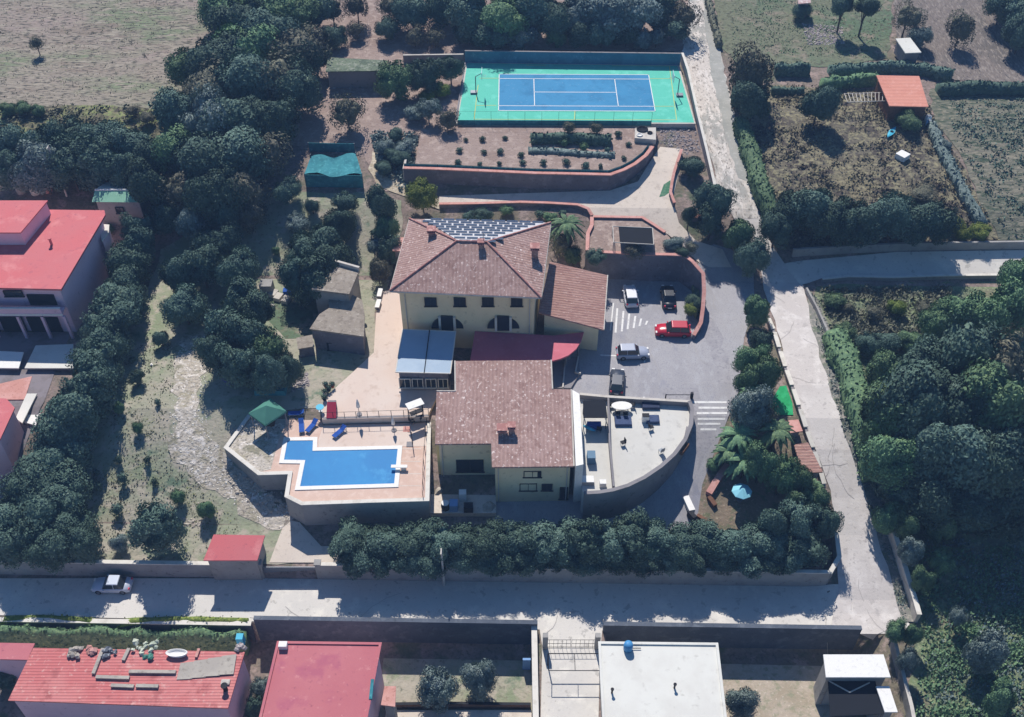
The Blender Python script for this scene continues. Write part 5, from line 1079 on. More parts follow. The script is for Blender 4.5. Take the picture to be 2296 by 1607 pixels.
# workshop clutter by the trees near the gazebo
boxy('grey_hutch', 'grey block hutch beside the track and tree cluster', 'hutch', 596, 634, hg(*GT(596,640)[:2]), (1.6,1.5,1.5), m_stonewall)
for i, (x, y, l_) in enumerate(((613,655,'leftmost pale stone block in the row by the hutch'),(624,663,'middle pale stone block in the row by the hutch'),(641,669,'rightmost pale stone block in the row by the hutch'),(604,688,'pale stone block lying apart below the hutch'))):
    boxy('stone_block', l_, 'stone block', x, y, hg(*GT(x,y)[:2]), (.9,1.2,.55), m_gutter, rz=R(-20), group='stone blocks by the hutch')
boxy('blue_crate', 'blue plastic crate under the tree near the stone outbuilding', 'crate', 645, 650, hg(*GT(645,660)[:2]), (1.2,.8,.6), m_bluecloth)
t = boxy('tarpaulin_pile', 'teal tarpaulin covering a pile below the dark trees', 'tarpaulin', 607, 862, hg(*GT(607,870)[:2]), (3.6,2.2,.7), m_teal)
boxy('purple_sheet', 'lilac grey board lying in the shade of the dark trees', 'board', 512, 850, hg(*GT(512,850)[:2]), (1.6,.9,.3), mat('lilac_board','6d6796'), rz=R(-40))
boxy('garden_tub', 'pale blue tub in the shade under the tree cluster', 'tub', 540, 820, hg(*GT(540,820)[:2]), (1.8,.8,.5), m_steel)
# driveway lower: white scooter like object, cushions, garden furniture
t = boxy('white_canoe', 'white plastic boat shell standing on the drive by the garden edge', 'boat', 1545, 1128, hg(*GT(1545,1130)[:2])+.07, (.7,2.0,.45), m_white, rz=R(14))
boxy('dark_bollard', 'dark scooter beside the white shell on the drive', 'scooter', 1552, 1152, hg(*GT(1552,1155)[:2])+.07, (.5,1.1,.7), m_blackmetal, rz=R(30))
t = thing('long_bench', 'orange topped long low wall seat at the garden edge of the drive', 'bench', tuple(GT(1605,1070))); P = [GT(1588,1112), GT(1612,1072), GT(1630,1048)]
obj('seat', band(MB(), P, .7, hgo(-.2), hgo(.6)), m_cap, t); obj('plinth', band(MB(), [P[0]+Vector((.0,-.3,0)), GT(1603,1138)], .5, hgo(-.2), hgo(.5)), m_wood, t)
umbrella(1663, 1103, 3.2, 'turquoise umbrella in the shaded lower garden', mat('pale_turquoise_canvas','8fd0dd'), 1, 1.1, 2.1, name='garden_umbrella')
boxy('street_bench', 'dark log seat beside the drive edge', 'bench', 1577, 1112+50, hg(*GT(1577,1165)[:2]), (.4,1.6,.4), m_wood, rz=R(50))
simple('brick_roof_shed', 'small shed with pinkish tiled roof against the road wall', 'shed', [(1780,995),(1812,992),(1845,1058),(1798,1060)], 5.6, m_tile2, m_greywall, 2)
simple('playhouse', 'little pink roofed play house beside the green turf patch', 'playhouse', [(1768,942),(1790,940),(1800,966),(1772,970)], 6.6, m_cap, m_greywall, 4)
# bar and posts standing in for a signpost-like shadow on the parking
t = thing('shadow_bar', 'thin black bar standing in for a shadow along the end of the parking', 'shadow bar', tuple(GT(1520,892))); a, b = GT(1492,893), GT(1550,893)
obj('arm', MB().tube(a+Vector((0,0,.6)), b+Vector((0,0,.6)), .04, n=6), m_blackmetal, t); obj('post', MB().box((b.x, b.y, b.z), (.3,.3,.9)), m_blackmetal, t); obj('post', MB().box((a.x, a.y, a.z), (.12,.12,.7)), m_blackmetal, t)
# right gardens
t = thing('blue_kayak', 'turquoise kayak lying in the dry meadow', 'kayak', tuple(GT(1998,299))); p = GT(1998,300)
mb = MB(); d = Vector((math.cos(R(55)), math.sin(R(55)), 0)); nrm = Vector((-d.y, d.x, 0)); ring = []
for i in range(9):
    f = i/8; w = .42*math.sin(math.pi*(f*.94+.03)); c = p+d*(f-.5)*3.2; ring += [c+nrm*w+Vector((0,0,.35)), c+Vector((0,0,.02)), c-nrm*w+Vector((0,0,.35)), c+Vector((0,0,.42))]
mb.add(ring, [(i*4+a, i*4+(a+1)%4, (i+1)*4+(a+1)%4, (i+1)*4+a) for i in range(8) for a in range(4)]+[(3,2,1,0),(32,33,34,35)]); obj('hull', mb, m_cyan, t); c = p+Vector((0,0,.43)); obj('cockpit', MB().tube(c, c+Vector((0,0,.05)), .25), m_dark, t)
boxy('white_table', 'white square table standing in the dry meadow', 'table', 2025, 345, hg(*GT(2025,350)[:2]), (1.5,1.5,.7), m_white, rz=R(40))
for x, y, l_ in ((2081,266,'white rounded tank at the corner of the orange shelter'),(2083,277,'pale blue drum just below the white tank')):
    p = GT(x, y, .5); t = thing('water_drum', l_, 'drum', (p.x, p.y, hg(p.x,p.y))); obj('drum', MB().lathe((0,0,0), [(.01,0),(.45,0),(.48,.5),(.42,.95),(.01,1.0)], 14), m_white if y < 270 else mat('pale_blue_drum','a8cbe0'), t, world=False); obj('lid', MB().tube((0,0,1.002), (0,0,1.06), .3, n=12), m_steel, t, world=False)
# clutter on the red corrugated roof
ZRR = 3.22
def onroof(x, y): return G(x, y, ZRR)
for i in range(4):
    q = [onroof(x, y) for x, y in ((405+i*31,1487-i*5),(438+i*31,1483-i*5),(431+i*31,1522-i*3.2),(396+i*31,1524-i*3.2))]
    o = obj('roof_sheet', MB().prism([tuple(p[:2]) for p in q], ZRR+i*.03, ZRR+.05+i*.03), m_beige); tag(o, '%s beige fibre sheet from the left in the overlapping row on the red roof' % ORD[i], 'sheet', 'overlapping sheets on the red roof')
def beam(x0, y0, x1, y1, lab, m=m_beige, w=.32):
    a, b = onroof(x0,y0), onroof(x1,y1); o = obj('roof_beam', band(MB(), [a, b], w, ZRR, ZRR+.22), m); tag(o, lab, 'beam', 'loose beams on the red roof')
beam(290,1507,395,1508,'pale long beam touching the beige sheets on the red roof'); beam(216,1519,291,1521,'pale beam left of the longest on the red roof'); beam(250,1538,301,1540,'left one of two short beams low on the red roof'); beam(306,1539,356,1540,'right one of two short beams low on the red roof'); beam(232,1455,210,1512,'slanting pale plank at the upper left of the red roof'); beam(290,1455,277,1482,'short upright plank beside the crumpled plastic on the red roof'); beam(447,1456,440,1475,'orange plank behind the white tub on the red roof', m_cap, .25)
p = onroof(398,1468); t = thing('bathtub', 'white oval tub on the red corrugated roof', 'tub', tuple(p)); mb = MB(); n = 24
for k, (s, z) in enumerate(((.8,0),(1,.45))): pass
mb.add([(p.x+s*1.05*math.cos(a*math.tau/n), p.y+s*.42*math.sin(a*math.tau/n), ZRR+z) for s, z in ((.8,0),(1,.42),(.9,.42),(.75,.25)) for a in range(n)], [(j*n+i, j*n+(i+1)%n, (j+1)*n+(i+1)%n, (j+1)*n+i) for j in range(3) for i in range(n)]+[tuple(range(3*n,4*n))], True); obj('shell', mb, m_white, t); obj('rim', MB().box((p.x, p.y, ZRR), (.6,.3,.04)), m_steel, t)
def pile(x, y, n_, s, m, lab, cat, sx=1):
    p = onroof(x, y); mb = MB(); r_ = random.Random(int(x))
    for i in range(n_): mb.add(*rockgeo(r_, (p.x+r_.uniform(-s,s)*sx, p.y+r_.uniform(-s,s)*.8, ZRR+r_.uniform(0,.25)), r_.uniform(.2,.45)))
    o = obj(cat.replace(' ','_'), mb, m); tag(o, lab, cat)
pile(322,1456,16,.9,m_plastic,'crumpled pale green plastic heap on the red roof','plastic heap',1.3); pile(330,1478,6,.4,m_gazebo,'dark green cloth spilling below the plastic heap','cloth'); pile(172,1464,14,.7,m_beige,'twisted pale scrap heap at the upper left of the red roof','scrap heap'); pile(205,1462,9,.5,m_cap,'reddish broken tile heap beside the pale scrap','tile heap'); pile(246,1466,9,.6,m_steel,'grey scrap heap beside the slanting plank','scrap heap'); pile(540,1452,9,.5,m_rubble,'pale rubbish heap at the right corner of the red roof','rubbish heap')
p = onroof(506,1546); t = thing('roof_chimney', 'round black flue on the red corrugated roof', 'flue', tuple(p)); obj('pipe', MB().tube(p, p+Vector((0,0,.7)), .22, n=12), m_blackmetal, t); obj('cap', MB().tube(p+Vector((0,0,.75)), p+Vector((0,0,.8)), .32, n=12), m_blackmetal, t)
p = onroof(506,1530); o = obj('roof_hatch', MB().box((p.x,p.y,ZRR), (.8,.5,.15)).box((p.x,p.y,ZRR+.152), (.65,.36,.03)), m_gutter); tag(o, 'pale square hatch above the black flue', 'hatch')
p = G(1408,1453,5.35); t = thing('roof_tank', 'blue water tank on the edge of the white flat roof', 'water tank', (p.x,p.y,5.2)); obj('drum', MB().lathe((p.x,p.y,5.2), [(.01,0),(.42,0),(.45,.5),(.4,.9),(.15,1.0),(.01,1.0)], 16), mat('blue_tank_plastic','4f8fc0', rough=.4), t); obj('pipe', MB().tube((p.x+.4,p.y,5.35), (p.x+1.2,p.y,5.35), .04), m_blackmetal, t)
for x, y, l_ in ((1372,1553,'dark vent pipe left on the white flat roof'),(1512,1542,'thin vent pipe near the middle of the white flat roof')):
    p = G(x, y, 5.2); t = thing('vent_pipe', l_, 'vent', tuple(p)); obj('pipe', MB().tube(p, p+Vector((0,0,.6)), .09), m_blackmetal, t); obj('cowl', MB().tube(p+Vector((0,0,.62)), p+Vector((0,0,.7)), .16), m_blackmetal, t)
p = G(634,1444,5.2); t = boxy('roof_box', 'white box on the top left corner of the rose roof', 'box', 634, 1444, 5.0, (.8,.6,.5), m_white)
boxy('teal_sheet', 'narrow teal board leaning on the right edge of the rose roof', 'board', 833, 1545, 5.0, (.3,2.0,.15), m_teal)
t = boxy('blue_shed_door', 'pale blue upright panel in the shade left of the south drive', 'panel', 1181, 1478, -2.6, (.8,.25,1.9), mat('pale_blue_panel','84a9d6'))
boxy('green_cover', 'faint teal cover on the roof edge of the street wall', 'cover', 537, 1427, 0, (.7,.7,1.2), m_cyan)
# utility poles and lamp
def pole(x, y, h, lab, m=m_gutter):
    p = GT(x, y); t = thing('utility_pole', lab, 'pole', tuple(p)); obj('shaft', MB().tube(p, p+Vector((0,0,h)), .13, .09, 8), m, t); obj('lamp_head', MB().box((p.x, p.y-.3, p.z+h-.1), (.12,.6,.08)), m, t)
pole(996, 1312, 6.5, 'pale utility pole on the street in front of the tall hedge'); pole(150, 440, 8, 'pale pole rising before the dark tree belt at the left')
# pale objects behind the pink house
for i, (x, y, m, l_) in enumerate(((43,418,m_stonewall,'leftmost lilac white drum in the shade behind the pink house'),(75,420,m_whiter,'middle large lilac white drum in the shade behind the pink house'),(103,415,m_cap,'rightmost pinkish drum in the shade behind the pink house'))):
    p = GT(x, y, 1); t = thing('storage_drum', l_, 'drum', (p.x,p.y,hg(p.x,p.y)), 0, 'drums behind the pink house'); obj('drum', MB().lathe((0,0,0), [(.01,0),(.6,0),(.65,.7),(.55,1.3),(.01,1.4)], 14), m, t, world=False); obj('lid', MB().tube((0,0,1.402), (0,0,1.46), .35, n=12), m, t, world=False)

# ================================================================ VEGETATION
MIX = random.Random(31)
def grove(name_label, pts, kind, group, h=None, hs=1.0, nm='evergreen_tree'):
    for i, q in enumerate(pts):
        x, y, r = q[:3]; k = q[3] if len(q) > 3 else kind
        if k == 'dark' and 'dark' not in name_label and MIX.random() < .26: k = MIX.choice(['green', 'olive', 'olive', 'brown'])
        if 'upper left grove' in group: r = r*1.12
        tree(x, y, r, k, name_label % ORD[i % 20], group, h=(h or 2.0+r/14.5*1.55)*random.uniform(.92, 1.08)*hs, name=nm)
# grove beside the dry field, upper left
grove('%s tree from the left, back row of the grove beside the dry field', [(500,20,45),(545,55,60),(600,15,62),(655,35,55),(705,20,40)], 'dark', 'back row of the upper left grove')
grove('%s tree from the left, second row of the grove beside the dry field', [(505,130,60),(560,110,62),(615,80,60),(660,100,62),(690,125,45)], 'dark', 'second row of the upper left grove')
grove('%s tree from the left, middle row of the grove beside the dry field', [(425,150,42),(480,200,62),(545,190,66),(610,180,66),(655,195,50)], 'dark', 'middle row of the upper left grove')
grove('%s tree from the left, fourth row of the grove beside the dry field', [(410,260,56),(470,275,66),(540,275,66),(600,265,55)], 'dark', 'fourth row of the upper left grove')
grove('%s tree from the left, near row of the grove beside the dry field', [(395,345,48),(450,365,70),(520,360,70),(575,345,52),(420,420,50),(485,430,62),(545,425,50)], 'dark', 'near row of the upper left grove')
grove('%s tall dark tree from the left edge in the belt behind the drums', [(10,326,42),(65,332,42),(120,326,44),(175,318,47),(232,314,49),(290,330,50),(335,362,46)], 'dark', 'back of the tree belt behind the pink house', h=7.5)
grove('%s lower tree from the left edge, near side of the belt behind the drums', [(30,368,50),(90,372,52),(155,368,55),(215,365,52),(275,380,48),(325,410,42)], 'dark', 'near side of the tree belt behind the pink house', h=8)
for i, (x, y, r) in enumerate([(15,243,18),(50,240,20),(85,246,16),(300,248,18),(330,262,22)]): bush(x, y, r, 'brown' if i > 2 else 'green', '%s small bush from the left on the edge of the dry field' % ORD[i], 'bushes on the edge of the dry field')
# orchard behind the court
grove('%s tree from the left along the far edge behind the court', [(745,20,30,'brown'),(800,12,28,'brown'),(870,10,30,'brown'),(925,25,42),(1000,10,45),(1060,35,50),(1120,40,62),(1185,25,50),(1240,40,52),(1300,30,55),(1360,30,60),(1420,25,55),(1470,25,45),(1520,35,42)], 'dark', 'back trees behind the court')
grove('%s tree from the left in the row just behind the court screen', [(750,80,26),(800,65,20,'brown'),(865,62,30),(930,80,24,'brown'),(975,82,22,'brown'),(1052,72,32),(1105,76,42),(1160,78,34),(1247,78,28,'green'),(1300,76,34),(1350,74,36),(1405,74,36),(1440,86,22,'olive'),(1472,82,20,'olive'),(1508,62,34)], 'dark', 'trees just behind the court screen', hs=.78)
grove('%s small tree from the left between the teal net house and the court', [(778,250,36,'brown'),(890,178,40),(958,172,38),(1010,148,28),(960,240,22,'olive'),(1003,268,24,'brown')], 'dark', 'trees left of the court', nm='garden_tree')
for i, (x, y, r, k) in enumerate([(985,200,22,'yellow'),(962,215,20,'yellow'),(930,250,22,'olive'),(865,330,22,'olive'),(890,350,24,'dark'),(860,375,20,'dark'),(905,330,22,'olive'),(885,300,18,'dark')]): bush(x, y, r, k, '%s shrub counted down the slope left of the garden terrace' % ORD[i], 'shrubs on the slope left of the garden')
# lawn trees
grove('%s tree from the back in the group at the upper end of the lawn', [(375,482,36),(430,488,40),(500,495,38),(490,545,44),(450,590,48),(400,615,42),(525,605,46),(560,480,34,'brown')], 'dark', 'trees at the upper end of the lawn')
tree(411, 683, 52, 'dark', 'single round dark evergreen between the two lawn tree groups', h=6.2, name='evergreen_tree')
grove('%s tree from the back in the dense group right of the lawn track', [(540,675,46),(575,700,46),(505,735,50),(555,755,56),(592,782,46),(485,785,42),(540,815,46),(600,828,42),(642,822,30)], 'dark', 'dense tree group right of the lawn track')
grove('%s dark tree from the back in the group behind the stone outbuilding', [(760,500,36),(735,540,48),(685,565,50),(745,590,50),(665,615,46),(710,635,50)], 'dark', 'trees behind the stone outbuilding')
tree(640, 425, 32, 'dark', 'small spreading tree left of the teal net house', h=4.2, name='garden_tree'); tree(700, 460, 17, 'dark', 'little round tree alone in front of the net house', h=2.6, name='garden_tree'); tree(772, 455, 24, 'dark', 'pointed small tree in front of the net house corner', h=3.4, name='garden_tree')
tree(668, 500, 26, 'olive', 'low grey green tree on the dry ground above the outbuilding', h=2.8, name='garden_tree')
tree(853, 455, 32, 'dark', 'tall dark tree between the sandy path and the main house', h=7, name='evergreen_tree'); tree(868, 510, 28, 'green', 'leafy tree just below the tall dark one left of the main house', h=5, name='broadleaf_tree'); tree(872, 560, 26, 'dark', 'dark tree against the left corner of the main house', h=4.5); tree(838, 550, 18, 'olive', 'thin pale tree left of the house by the lawn', h=3.4); tree(848, 605, 26, 'brown', 'bare looking brown tree beside the patio top', h=4.2)
tree(947, 437, 36, 'yellow', 'bright yellow green tree at the left end of the lane', h=4.6, name='broadleaf_tree')
# evergreen row beside the pink house
row = [(312,512,32),(300,548,40),(292,590,46),(280,632,50),(268,676,52),(248,722,54),(232,770,54),(215,818,54),(200,866,56),(178,914,60),(155,960,64),(135,1006,66),(112,1052,68),(85,1098,66),(130,1120,70)]
for i, (x, y, r) in enumerate(row): tree(x, y, r, 'dark', '%s evergreen from the far end of the long row left of the lawn' % ORD[i], 'long evergreen row left of the lawn', h=6.0+random.uniform(-.4,.6), name='evergreen_tree')
for i, (x, y, r) in enumerate([(25,1160,56),(85,1175,60),(150,1180,62),(40,1215,50),(110,1220,50),(175,1215,42)]): tree(x, y, r, 'dark', '%s tree of the dark clump where the evergreen row meets the street' % ORD[i], 'clump at the street end of the evergreen row', h=5.6, name='evergreen_tree')
tree(346, 1185, 57, 'dark', 'big round evergreen standing alone at the foot of the lawn', h=7.2, name='evergreen_tree')
for i, (x, y, r, k) in enumerate([(228,540,14,'yellow'),(235,720,12,'green'),(240,512,12,'green')]): bush(x, y, r, k, '%s bright bush between the pink house and the evergreen row' % ORD[i], 'bushes by the pink house')
# tall hedge trees along the street
X = list(range(775, 1850, 54))
for i, x in enumerate(X): tree(x, 1212+(i % 3)*5-(8 if 1330 < x < 1500 else 0), 48, 'dark', '%s tree from the left in the tall evergreen hedge along the street' % ORD[i], 'tall evergreen hedge along the street', h=4.4+(.8 if 1300 < x < 1520 else 0)+random.uniform(-.4,.5), name='evergreen_tree')
X = list(range(800, 1840, 58))
for i, x in enumerate(X): tree(x, 1246+(i % 2)*4, 42, 'dark', '%s tree from the left, front row of the hedge above the street wall' % ORD[i], 'front row of the street hedge', h=3.2, name='evergreen_tree')
# saplings on the lawn
sap = [(360,757,17,'dark'),(294,806,8,'small'),(308,846,15,'dark'),(268,914,12,'green'),(352,900,7,'small'),(308,958,12,'green'),(330,1030,9,'small'),(265,1030,9,'small'),(213,1088,12,'small'),(274,1072,13,'small'),(398,1112,15,'green'),(262,1142,13,'small'),(462,1143,18,'green'),(268,1215,17,'olive'),(345,1080,8,'small'),(215,1058,7,'small'),(590,470,10,'small'),(655,545,9,'small'),(618,560,9,'green'),(838,520,10,'small')]
for i, (x, y, r, k) in enumerate(sap): tree(x, y, r, k, '%s young tree from the back on the dry lawn' % ORD[sorted(range(20), key=lambda j: sap[j][1]).index(i)], 'young trees dotted over the lawn', h=max(1.0, r/14.5*2.1), name='sapling', cat='sapling')
# garden terrace beds
hedge('garden_hedge', 'long dark clipped hedge on the garden terrace', [(1190,318),(1240,316),(1300,318),(1370,322)], 1.7, 1.4, m_leaf, flat=ZG)
hedge('low_garden_hedge', 'low loose hedge in front of the clipped garden hedge', [(1184,340),(1240,340),(1300,346),(1378,350)], 1.0, .55, m_leafs, flat=ZG)
gs = [(370,1140),(550,1125),(185,1230),(380,1240),(515,1240),(680,1265),(690,1325),(170,1325),(345,1335),(505,1330),(860,1330),(1040,1325),(1200,1355),(1375,1225),(1185,1215),(1030,1180),(235,1140),(1550,1180),(1465,1100),(1320,1355),(1510,1290)]
for i, (a, b) in enumerate(gs):
    x, y = 980+.2772*a, .2772*b; p = G(x, y, ZG); big = i in (15, 14); s = random.uniform(.35, .6)*(1.5 if big else 1)
    plant('garden_shrub', 'shrub', (p.x, p.y, ZG), s, s, s*.9, s*.7, 'small' if not big else 'smallg', ('%s dark little shrub from the left on the brown garden terrace' % (ORD+['twenty first'])[sorted(range(21), key=lambda j: gs[j][0]).index(i)]), 'small shrubs on the garden terrace', False)
for x, y, l_ in ((1275,289,'grey brown bare sapling above the garden hedge'),(1338,290,'slender bare sapling at the right end of the garden hedge')): p = G(x, y, ZG+1.5); plant('sapling', 'sapling', (p.x, p.y, ZG), .9, .9, 1.0, 1.7, 'brown', l_)
# around the house and lane
for x, y, r, k, l_ in ((1085,478,20,'dark','bush peeping over the middle of the house roof'),(1135,470,13,'green','small bush right of the one peeping over the roof'),(1235,486,14,'green','green bush in the shade below the lane wall'),(1262,476,10,'small','pale little bush near the lane wall corner'),(1050,482,14,'dark','dark bush at the left behind the solar roof'),(1210,478,12,'small','grey bush between lane wall and roof')): bush(x, y, r, k, l_)
def palm(x, y, h, r, lab):
    p = GT(x, y, h); t = thing('palm_tree', lab, 'palm', (p.x, p.y, hg(p.x,p.y)-.05)); obj('trunk', MB().tube((0,0,0), (.1,0,h), .22, .15, 9), m_bark, t, world=False)
    mb = MB(); rg = random.Random(4)
    for k in range(26):
        a = k*2.399; el = rg.uniform(-.2, .9); prev = None; n = 7
        for i in range(n+1):
            f = i/n; rr_ = r*f*math.cos(el*.6); z = h+r*(math.sin(el)*f-.75*f*f); w = .32*math.sin(math.pi*min(1, f*.9+.08))
            c = Vector((.1+rr_*math.cos(a), rr_*math.sin(a), z)); s = Vector((-math.sin(a), math.cos(a), 0)); cur = (c+s*w-Vector((0,0,.1)), c, c-s*w-Vector((0,0,.1)))
            if prev: mb.face(prev[0], cur[0], cur[1], prev[1]); mb.face(prev[1], cur[1], cur[2], prev[2])
            prev = cur
    obj('fronds', mb, m_leafg, t, world=False)
palm(1268, 500, 4.2, 2.6, 'broad green palm at the right rear corner of the main house'); tree(1262, 545, 28, 'brown', 'brown green tree between the palm and the annex roof', h=4); tree(1285, 570, 20, 'green', 'low leafy tree above the annex roof', h=3)
for x, y, r, k, l_ in ((1338,575,22,'dark','dark bush hanging over the left end of the planter wall'),(1425,562,28,'brown','rounded brown bush hanging over the middle of the planter wall'),(1513,545,24,'olive','grey bush at the right end of the dark pergola'),(1548,555,20,'brown','brown bush at the corner of the lane and planter'),(1530,565,16,'dark','dark bush above the planter wall corner')):
    p = G(x, y, 9.9); s = r/20; plant('bush', 'bush', (p.x, p.y, 9.0), s, s, s*.8, .9, k, l_, None, False)
p = G(1550,690,7.0); plant('clipped_bush', 'bush', (p.x,p.y,6.1), .85, .85, .7, .75, 'yellow', 'bright lime green clipped bush at the end of the planter bed', None, False)
p = G(1560,672,7.2); plant('bush', 'bush', (p.x,p.y,6.1), 1.1, 1.1, .9, .8, 'dark', 'dark bush just above the lime green one', None, False)
tree(1553, 372, 30, 'dark', 'dark purple brown bush between the lane wall and dirt road', h=3); tree(1546, 478, 17, 'dark', 'ragged dark tree beside the short curved wall', h=4)
tree(1600, 445, 42, 'dark', 'tall dark tree where the lane meets the road', h=7.5); tree(1596, 490, 34, 'dark', 'lower dark tree under the tall one by the lane', h=6)
tree(1655, 527, 32, 'green', 'green leafy tree beside the road above the junction', h=5); tree(1683, 575, 36, 'dark', 'dark tree overhanging the drive entrance at the junction', h=6)
tree(1698, 697, 30, 'green', 'round green tree at the upper end of the road wall', h=5)
grove('%s tree from the top in the green strip between parking and road', [(1706,765,26,'dark'),(1688,812,34,'green'),(1712,838,36,'green'),(1676,852,24,'green'),(1680,912,40,'olive'),(1712,930,28,'dark'),(1708,1038,36,'green'),(1752,1066,36,'green'),(1788,1074,30,'green')], 'green', 'trees between the parking and the road', nm='broadleaf_tree')
grove('%s dark tree from the left in the shady corner above the street junction', [(1745,1178,38),(1795,1165,42),(1832,1115,30,'green'),(1845,1170,32),(1790,1125,28,'green')], 'dark', 'dark trees in the street corner')
palm(1655, 972, 3.2, 2.4, 'feathery palm beside the crosswalk'); palm(1742, 962, 3.6, 2.2, 'palm standing against the road wall below the green turf'); palm(1632, 1008, 2.4, 1.8, 'small palm at the drive edge below the crosswalk'); palm(1668, 1030, 3.0, 2.2, 'palm at the left of the leafy trees above the lower garden'); palm(1690, 880, 3.0, 2.0, 'palm rising between the upper shrubs beside the parking'); palm(1815, 1095, 3.0, 2.0, 'palm near the road wall at its lower end')
bush(1628, 985, 12, 'green', 'green bush at the lower end of the crosswalk'); bush(1600, 1040, 14, 'green', 'small green bush beside the orange wall seat')
# right side
tree(1675, 165, 56, 'brown', 'large brown green tree beside the dirt road', h=9, name='broadleaf_tree'); tree(1690, 225, 44, 'dark', 'dark tree directly below the large brown green one', h=7)
tree(1835, 232, 38, 'dark', 'round dark tree with forked trunk in the dry meadow', h=6.5, name='evergreen_tree')
hedge('boundary_hedge', 'short dark hedge right of the large roadside tree', [(1735,166),(1812,168)], 1.6, 2.0, m_leaf); hedge('boundary_hedge', 'long dark hedge between pasture and meadow', [(1858,168),(1940,163),(2010,158),(2070,164),(2130,182)], 1.9, 1.8, m_leaf)
hedge('boundary_hedge', 'dark hedge running into the orange shelter from the left', [(1842,200),(1900,192),(1965,188)], 1.8, 1.8, m_leafg); hedge('boundary_hedge', 'dark hedge at the right edge beyond the orange shelter', [(2100,210),(2190,206),(2340,212)], 1.8, 1.8, m_leaf)
hedge('boundary_hedge', 'low dark hedge below the short roadside hedge', [(1728,210),(1800,212)], 1.2, 1.3, m_leaf)
hedge('meadow_hedge', 'long straggling hedge down the right side of the meadow', [(2085,285),(2110,340),(2140,400),(2165,450),(2200,510)], 1.6, 1.1, m_leafs)
hedge('roadside_hedge', 'leafy hedge along the right side of the dirt road', [(1658,285),(1672,330),(1690,380),(1700,425),(1722,478),(1745,520)], 2.4, 2.2, m_leafg)
hedge('track_hedge', 'low brown hedge beside the far end of the dirt road', [(1583,-10),(1600,60),(1612,110)], 1.0, 1.2, m_leafb)
grove('%s dark tree from the left in the row behind the branch road', [(1742,505,38),(1775,478,46),(1825,465,54),(1868,490,48),(1915,500,44),(1960,488,46),(2010,478,48),(2060,492,50),(2105,500,40)], 'dark', 'row of trees behind the branch road', h=7)
grove('%s bush from the left, end of the tree row behind the branch road', [(2070,432,30,'brown'),(2140,500,22,'yellow'),(2165,522,20,'yellow'),(2200,520,22,'yellow')], 'yellow', 'bushes at the end of the tree row', h=2.2, nm='bush')
tree(2035, 38, 32, 'brown', 'brown leafed tree above the white roofed hut', h=6, name='broadleaf_tree'); tree(2065, 78, 22, 'olive', 'pale grey bare tree right behind the white roofed hut', h=4); tree(2155, 62, 34, 'brown', 'sparse grey brown tree in the ploughed field', h=6)
tree(1892, 8, 26, 'dark', 'left one of two dark trees at the top edge above the rubble heap', h=7); tree(1942, 14, 24, 'dark', 'right one of two dark trees at the top edge above the rubble heap', h=7); tree(1800, 22, 18, 'dark', 'dark bush swallowing the striped hut', h=3)
grove('%s dark tree in the corner wood at the upper right', [(2250,8,40),(2285,30,40),(2292,75,38),(2275,-10,45)], 'dark', 'corner wood at the upper right')
tree(2040, 268, 28, 'green', 'leafy green bush in front of the orange shelter', h=2.6); tree(80, 95, 14, 'brown', 'lone dark bush in the dry field', h=3.2, name='bush', cat='bush')
bush(2120, 325, 14, 'olive', 'grey bush on the hedge line of the vegetable field')
# big wood lower right
grove('%s tree from the left, far row of the wood below the branch road', [(2100,722,40,'green'),(2150,705,48),(2208,705,52),(2260,690,54,'green'),(2285,625,42,'green')], 'green', 'far row of the lower right wood')
grove('%s tree from the left in the second row of the lower right wood', [(1990,850,46,'green'),(2050,830,60),(2105,812,66),(2160,800,80),(2235,825,78),(2290,860,60)], 'dark', 'second row of the lower right wood', hs=1.12)
grove('%s tree from the left in the third row of the lower right wood', [(1990,935,60,'green'),(2060,915,80),(2140,905,84),(2215,925,84),(2285,950,66)], 'dark', 'third row of the lower right wood', hs=1.12)
grove('%s tree from the left in the fourth row of the lower right wood', [(2010,1025,60,'green'),(2080,1010,80),(2155,1015,84),(2230,1030,84),(2290,1050,60)], 'dark', 'fourth row of the lower right wood', hs=1.1)
grove('%s tree from the left in the near row of the lower right wood', [(2035,1100,54),(2100,1105,72),(2175,1115,76),(2250,1125,74),(2012,1155,30,'green'),(2110,1175,36,'green'),(2185,1165,40),(2262,1170,44)], 'dark', 'near row of the lower right wood', hs=.8)
grove('%s bush from the top in the scrub beside the pale road wall', [(1985,1165,26,'green'),(2032,1175,26,'green'),(2045,1235,26,'olive'),(2110,1260,26,'green'),(2070,1300,24,'green'),(2010,1412,22,'green'),(2045,1422,20,'green'),(2036,1478,22,'olive'),(2215,1462,42,'dark'),(2245,1565,34,'green'),(2150,1380,16,'olive')], 'green', 'bushes in the lower right scrub', nm='bush')
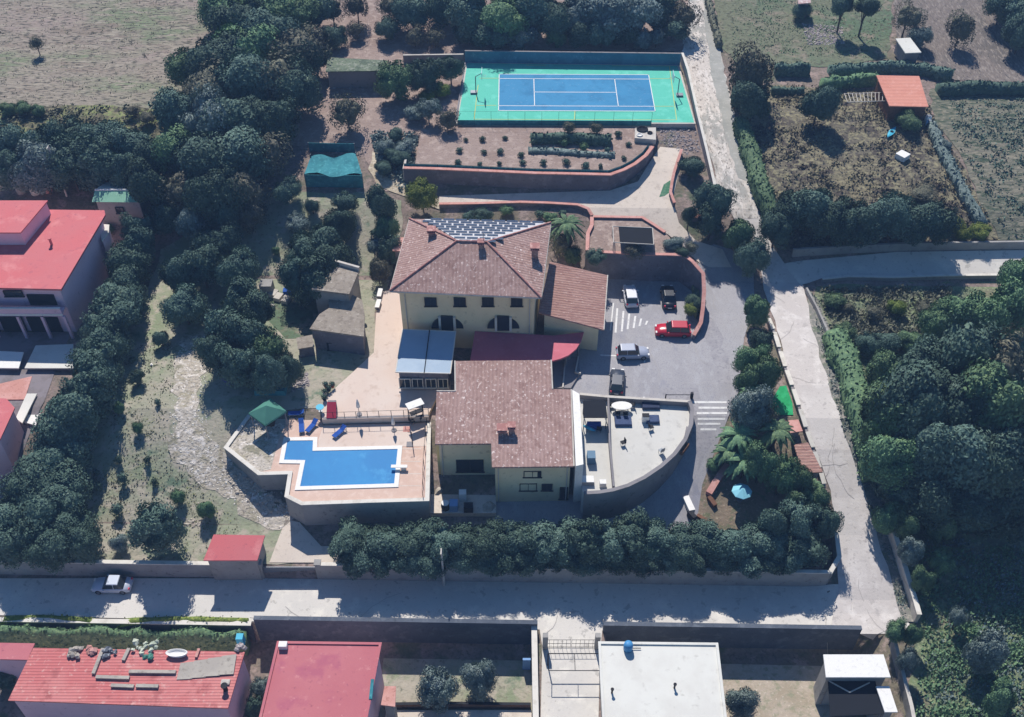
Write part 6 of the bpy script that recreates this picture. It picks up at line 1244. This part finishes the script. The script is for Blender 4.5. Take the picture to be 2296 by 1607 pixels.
# south of the street
tree(985, 1545, 40, 'olive', 'left of two round grey green trees in the south yard', h=5.5, name='broadleaf_tree'); tree(1070, 1522, 38, 'olive', 'right of two round grey green trees in the south yard', h=5.5, name='broadleaf_tree'); tree(1668, 1572, 32, 'olive', 'grey green tree right of the white flat roof', h=4.5, name='broadleaf_tree')
tree(585, 1540, 22, 'olive', 'slim grey green bush between the two red roofs', h=3); tree(572, 1585, 20, 'dark', 'dark bush at the bottom edge between the two red roofs', h=3); tree(12, 1520, 30, 'dark', 'dark tree at the lower left corner below the pink lean-to', h=3)
hb = hedge('bank_hedge', 'tall grassy hedge with yellow green top along the south of the street', [(-40,1448),(100,1449),(250,1451),(400,1453),(560,1456)], 1.3, 3.6, m_leafg, flat=-2.6, leaf=.22)
hedge('bank_grass', 'strip of yellow green grass on the street edge above the bank hedge', [(-40,1396),(100,1396),(250,1398),(400,1401),(560,1403)], .7, .45, m_leafy, leaf=.16, cat='grass')

hedge('wall_hedge', 'leafy hedge along the crumbling wall at the left of the wood', [(1868,765),(1895,830),(1915,890),(1930,950),(1945,1010),(1965,1080)], 3.2, 2.3, m_leafg)
for i, (x, y, r, k) in enumerate([(1870,672,20,'green'),(1905,690,16,'brown'),(1895,745,24,'green'),(1945,770,28,'dark'),(1990,765,30,'dark'),(2040,762,28,'green'),(1960,700,20,'brown'),(2010,690,22,'yellow'),(1965,830,22,'green'),(2070,690,18,'brown')]): bush(x, y, r, k, '%s bush of the brambly thicket below the branch road wall' % ORD[i], 'bushes in the thicket below the branch road')

# ================================================================ AIR
hz = bpy.data.objects.new('haze', MB().box((0, 120, -6), (570, 400, 112)).mesh('haze', [])); COL.objects.link(hz); tag(hz, 'thin blue summer haze in the air over the whole place', None, None, 'stuff')
hm = bpy.data.materials.new('haze'); hm.use_nodes = True; hn = hm.node_tree.nodes; hn.remove(hn['Principled BSDF'])
pv = hn.new('ShaderNodeVolumePrincipled'); pv.inputs['Color'].default_value = (.34, .56, 1.0, 1); pv.inputs['Density'].default_value = 0.00044; pv.inputs['Anisotropy'].default_value = 0.0
hm.node_tree.links.new(pv.outputs[0], hn['Material Output'].inputs['Volume']); hz.data.materials.append(hm)
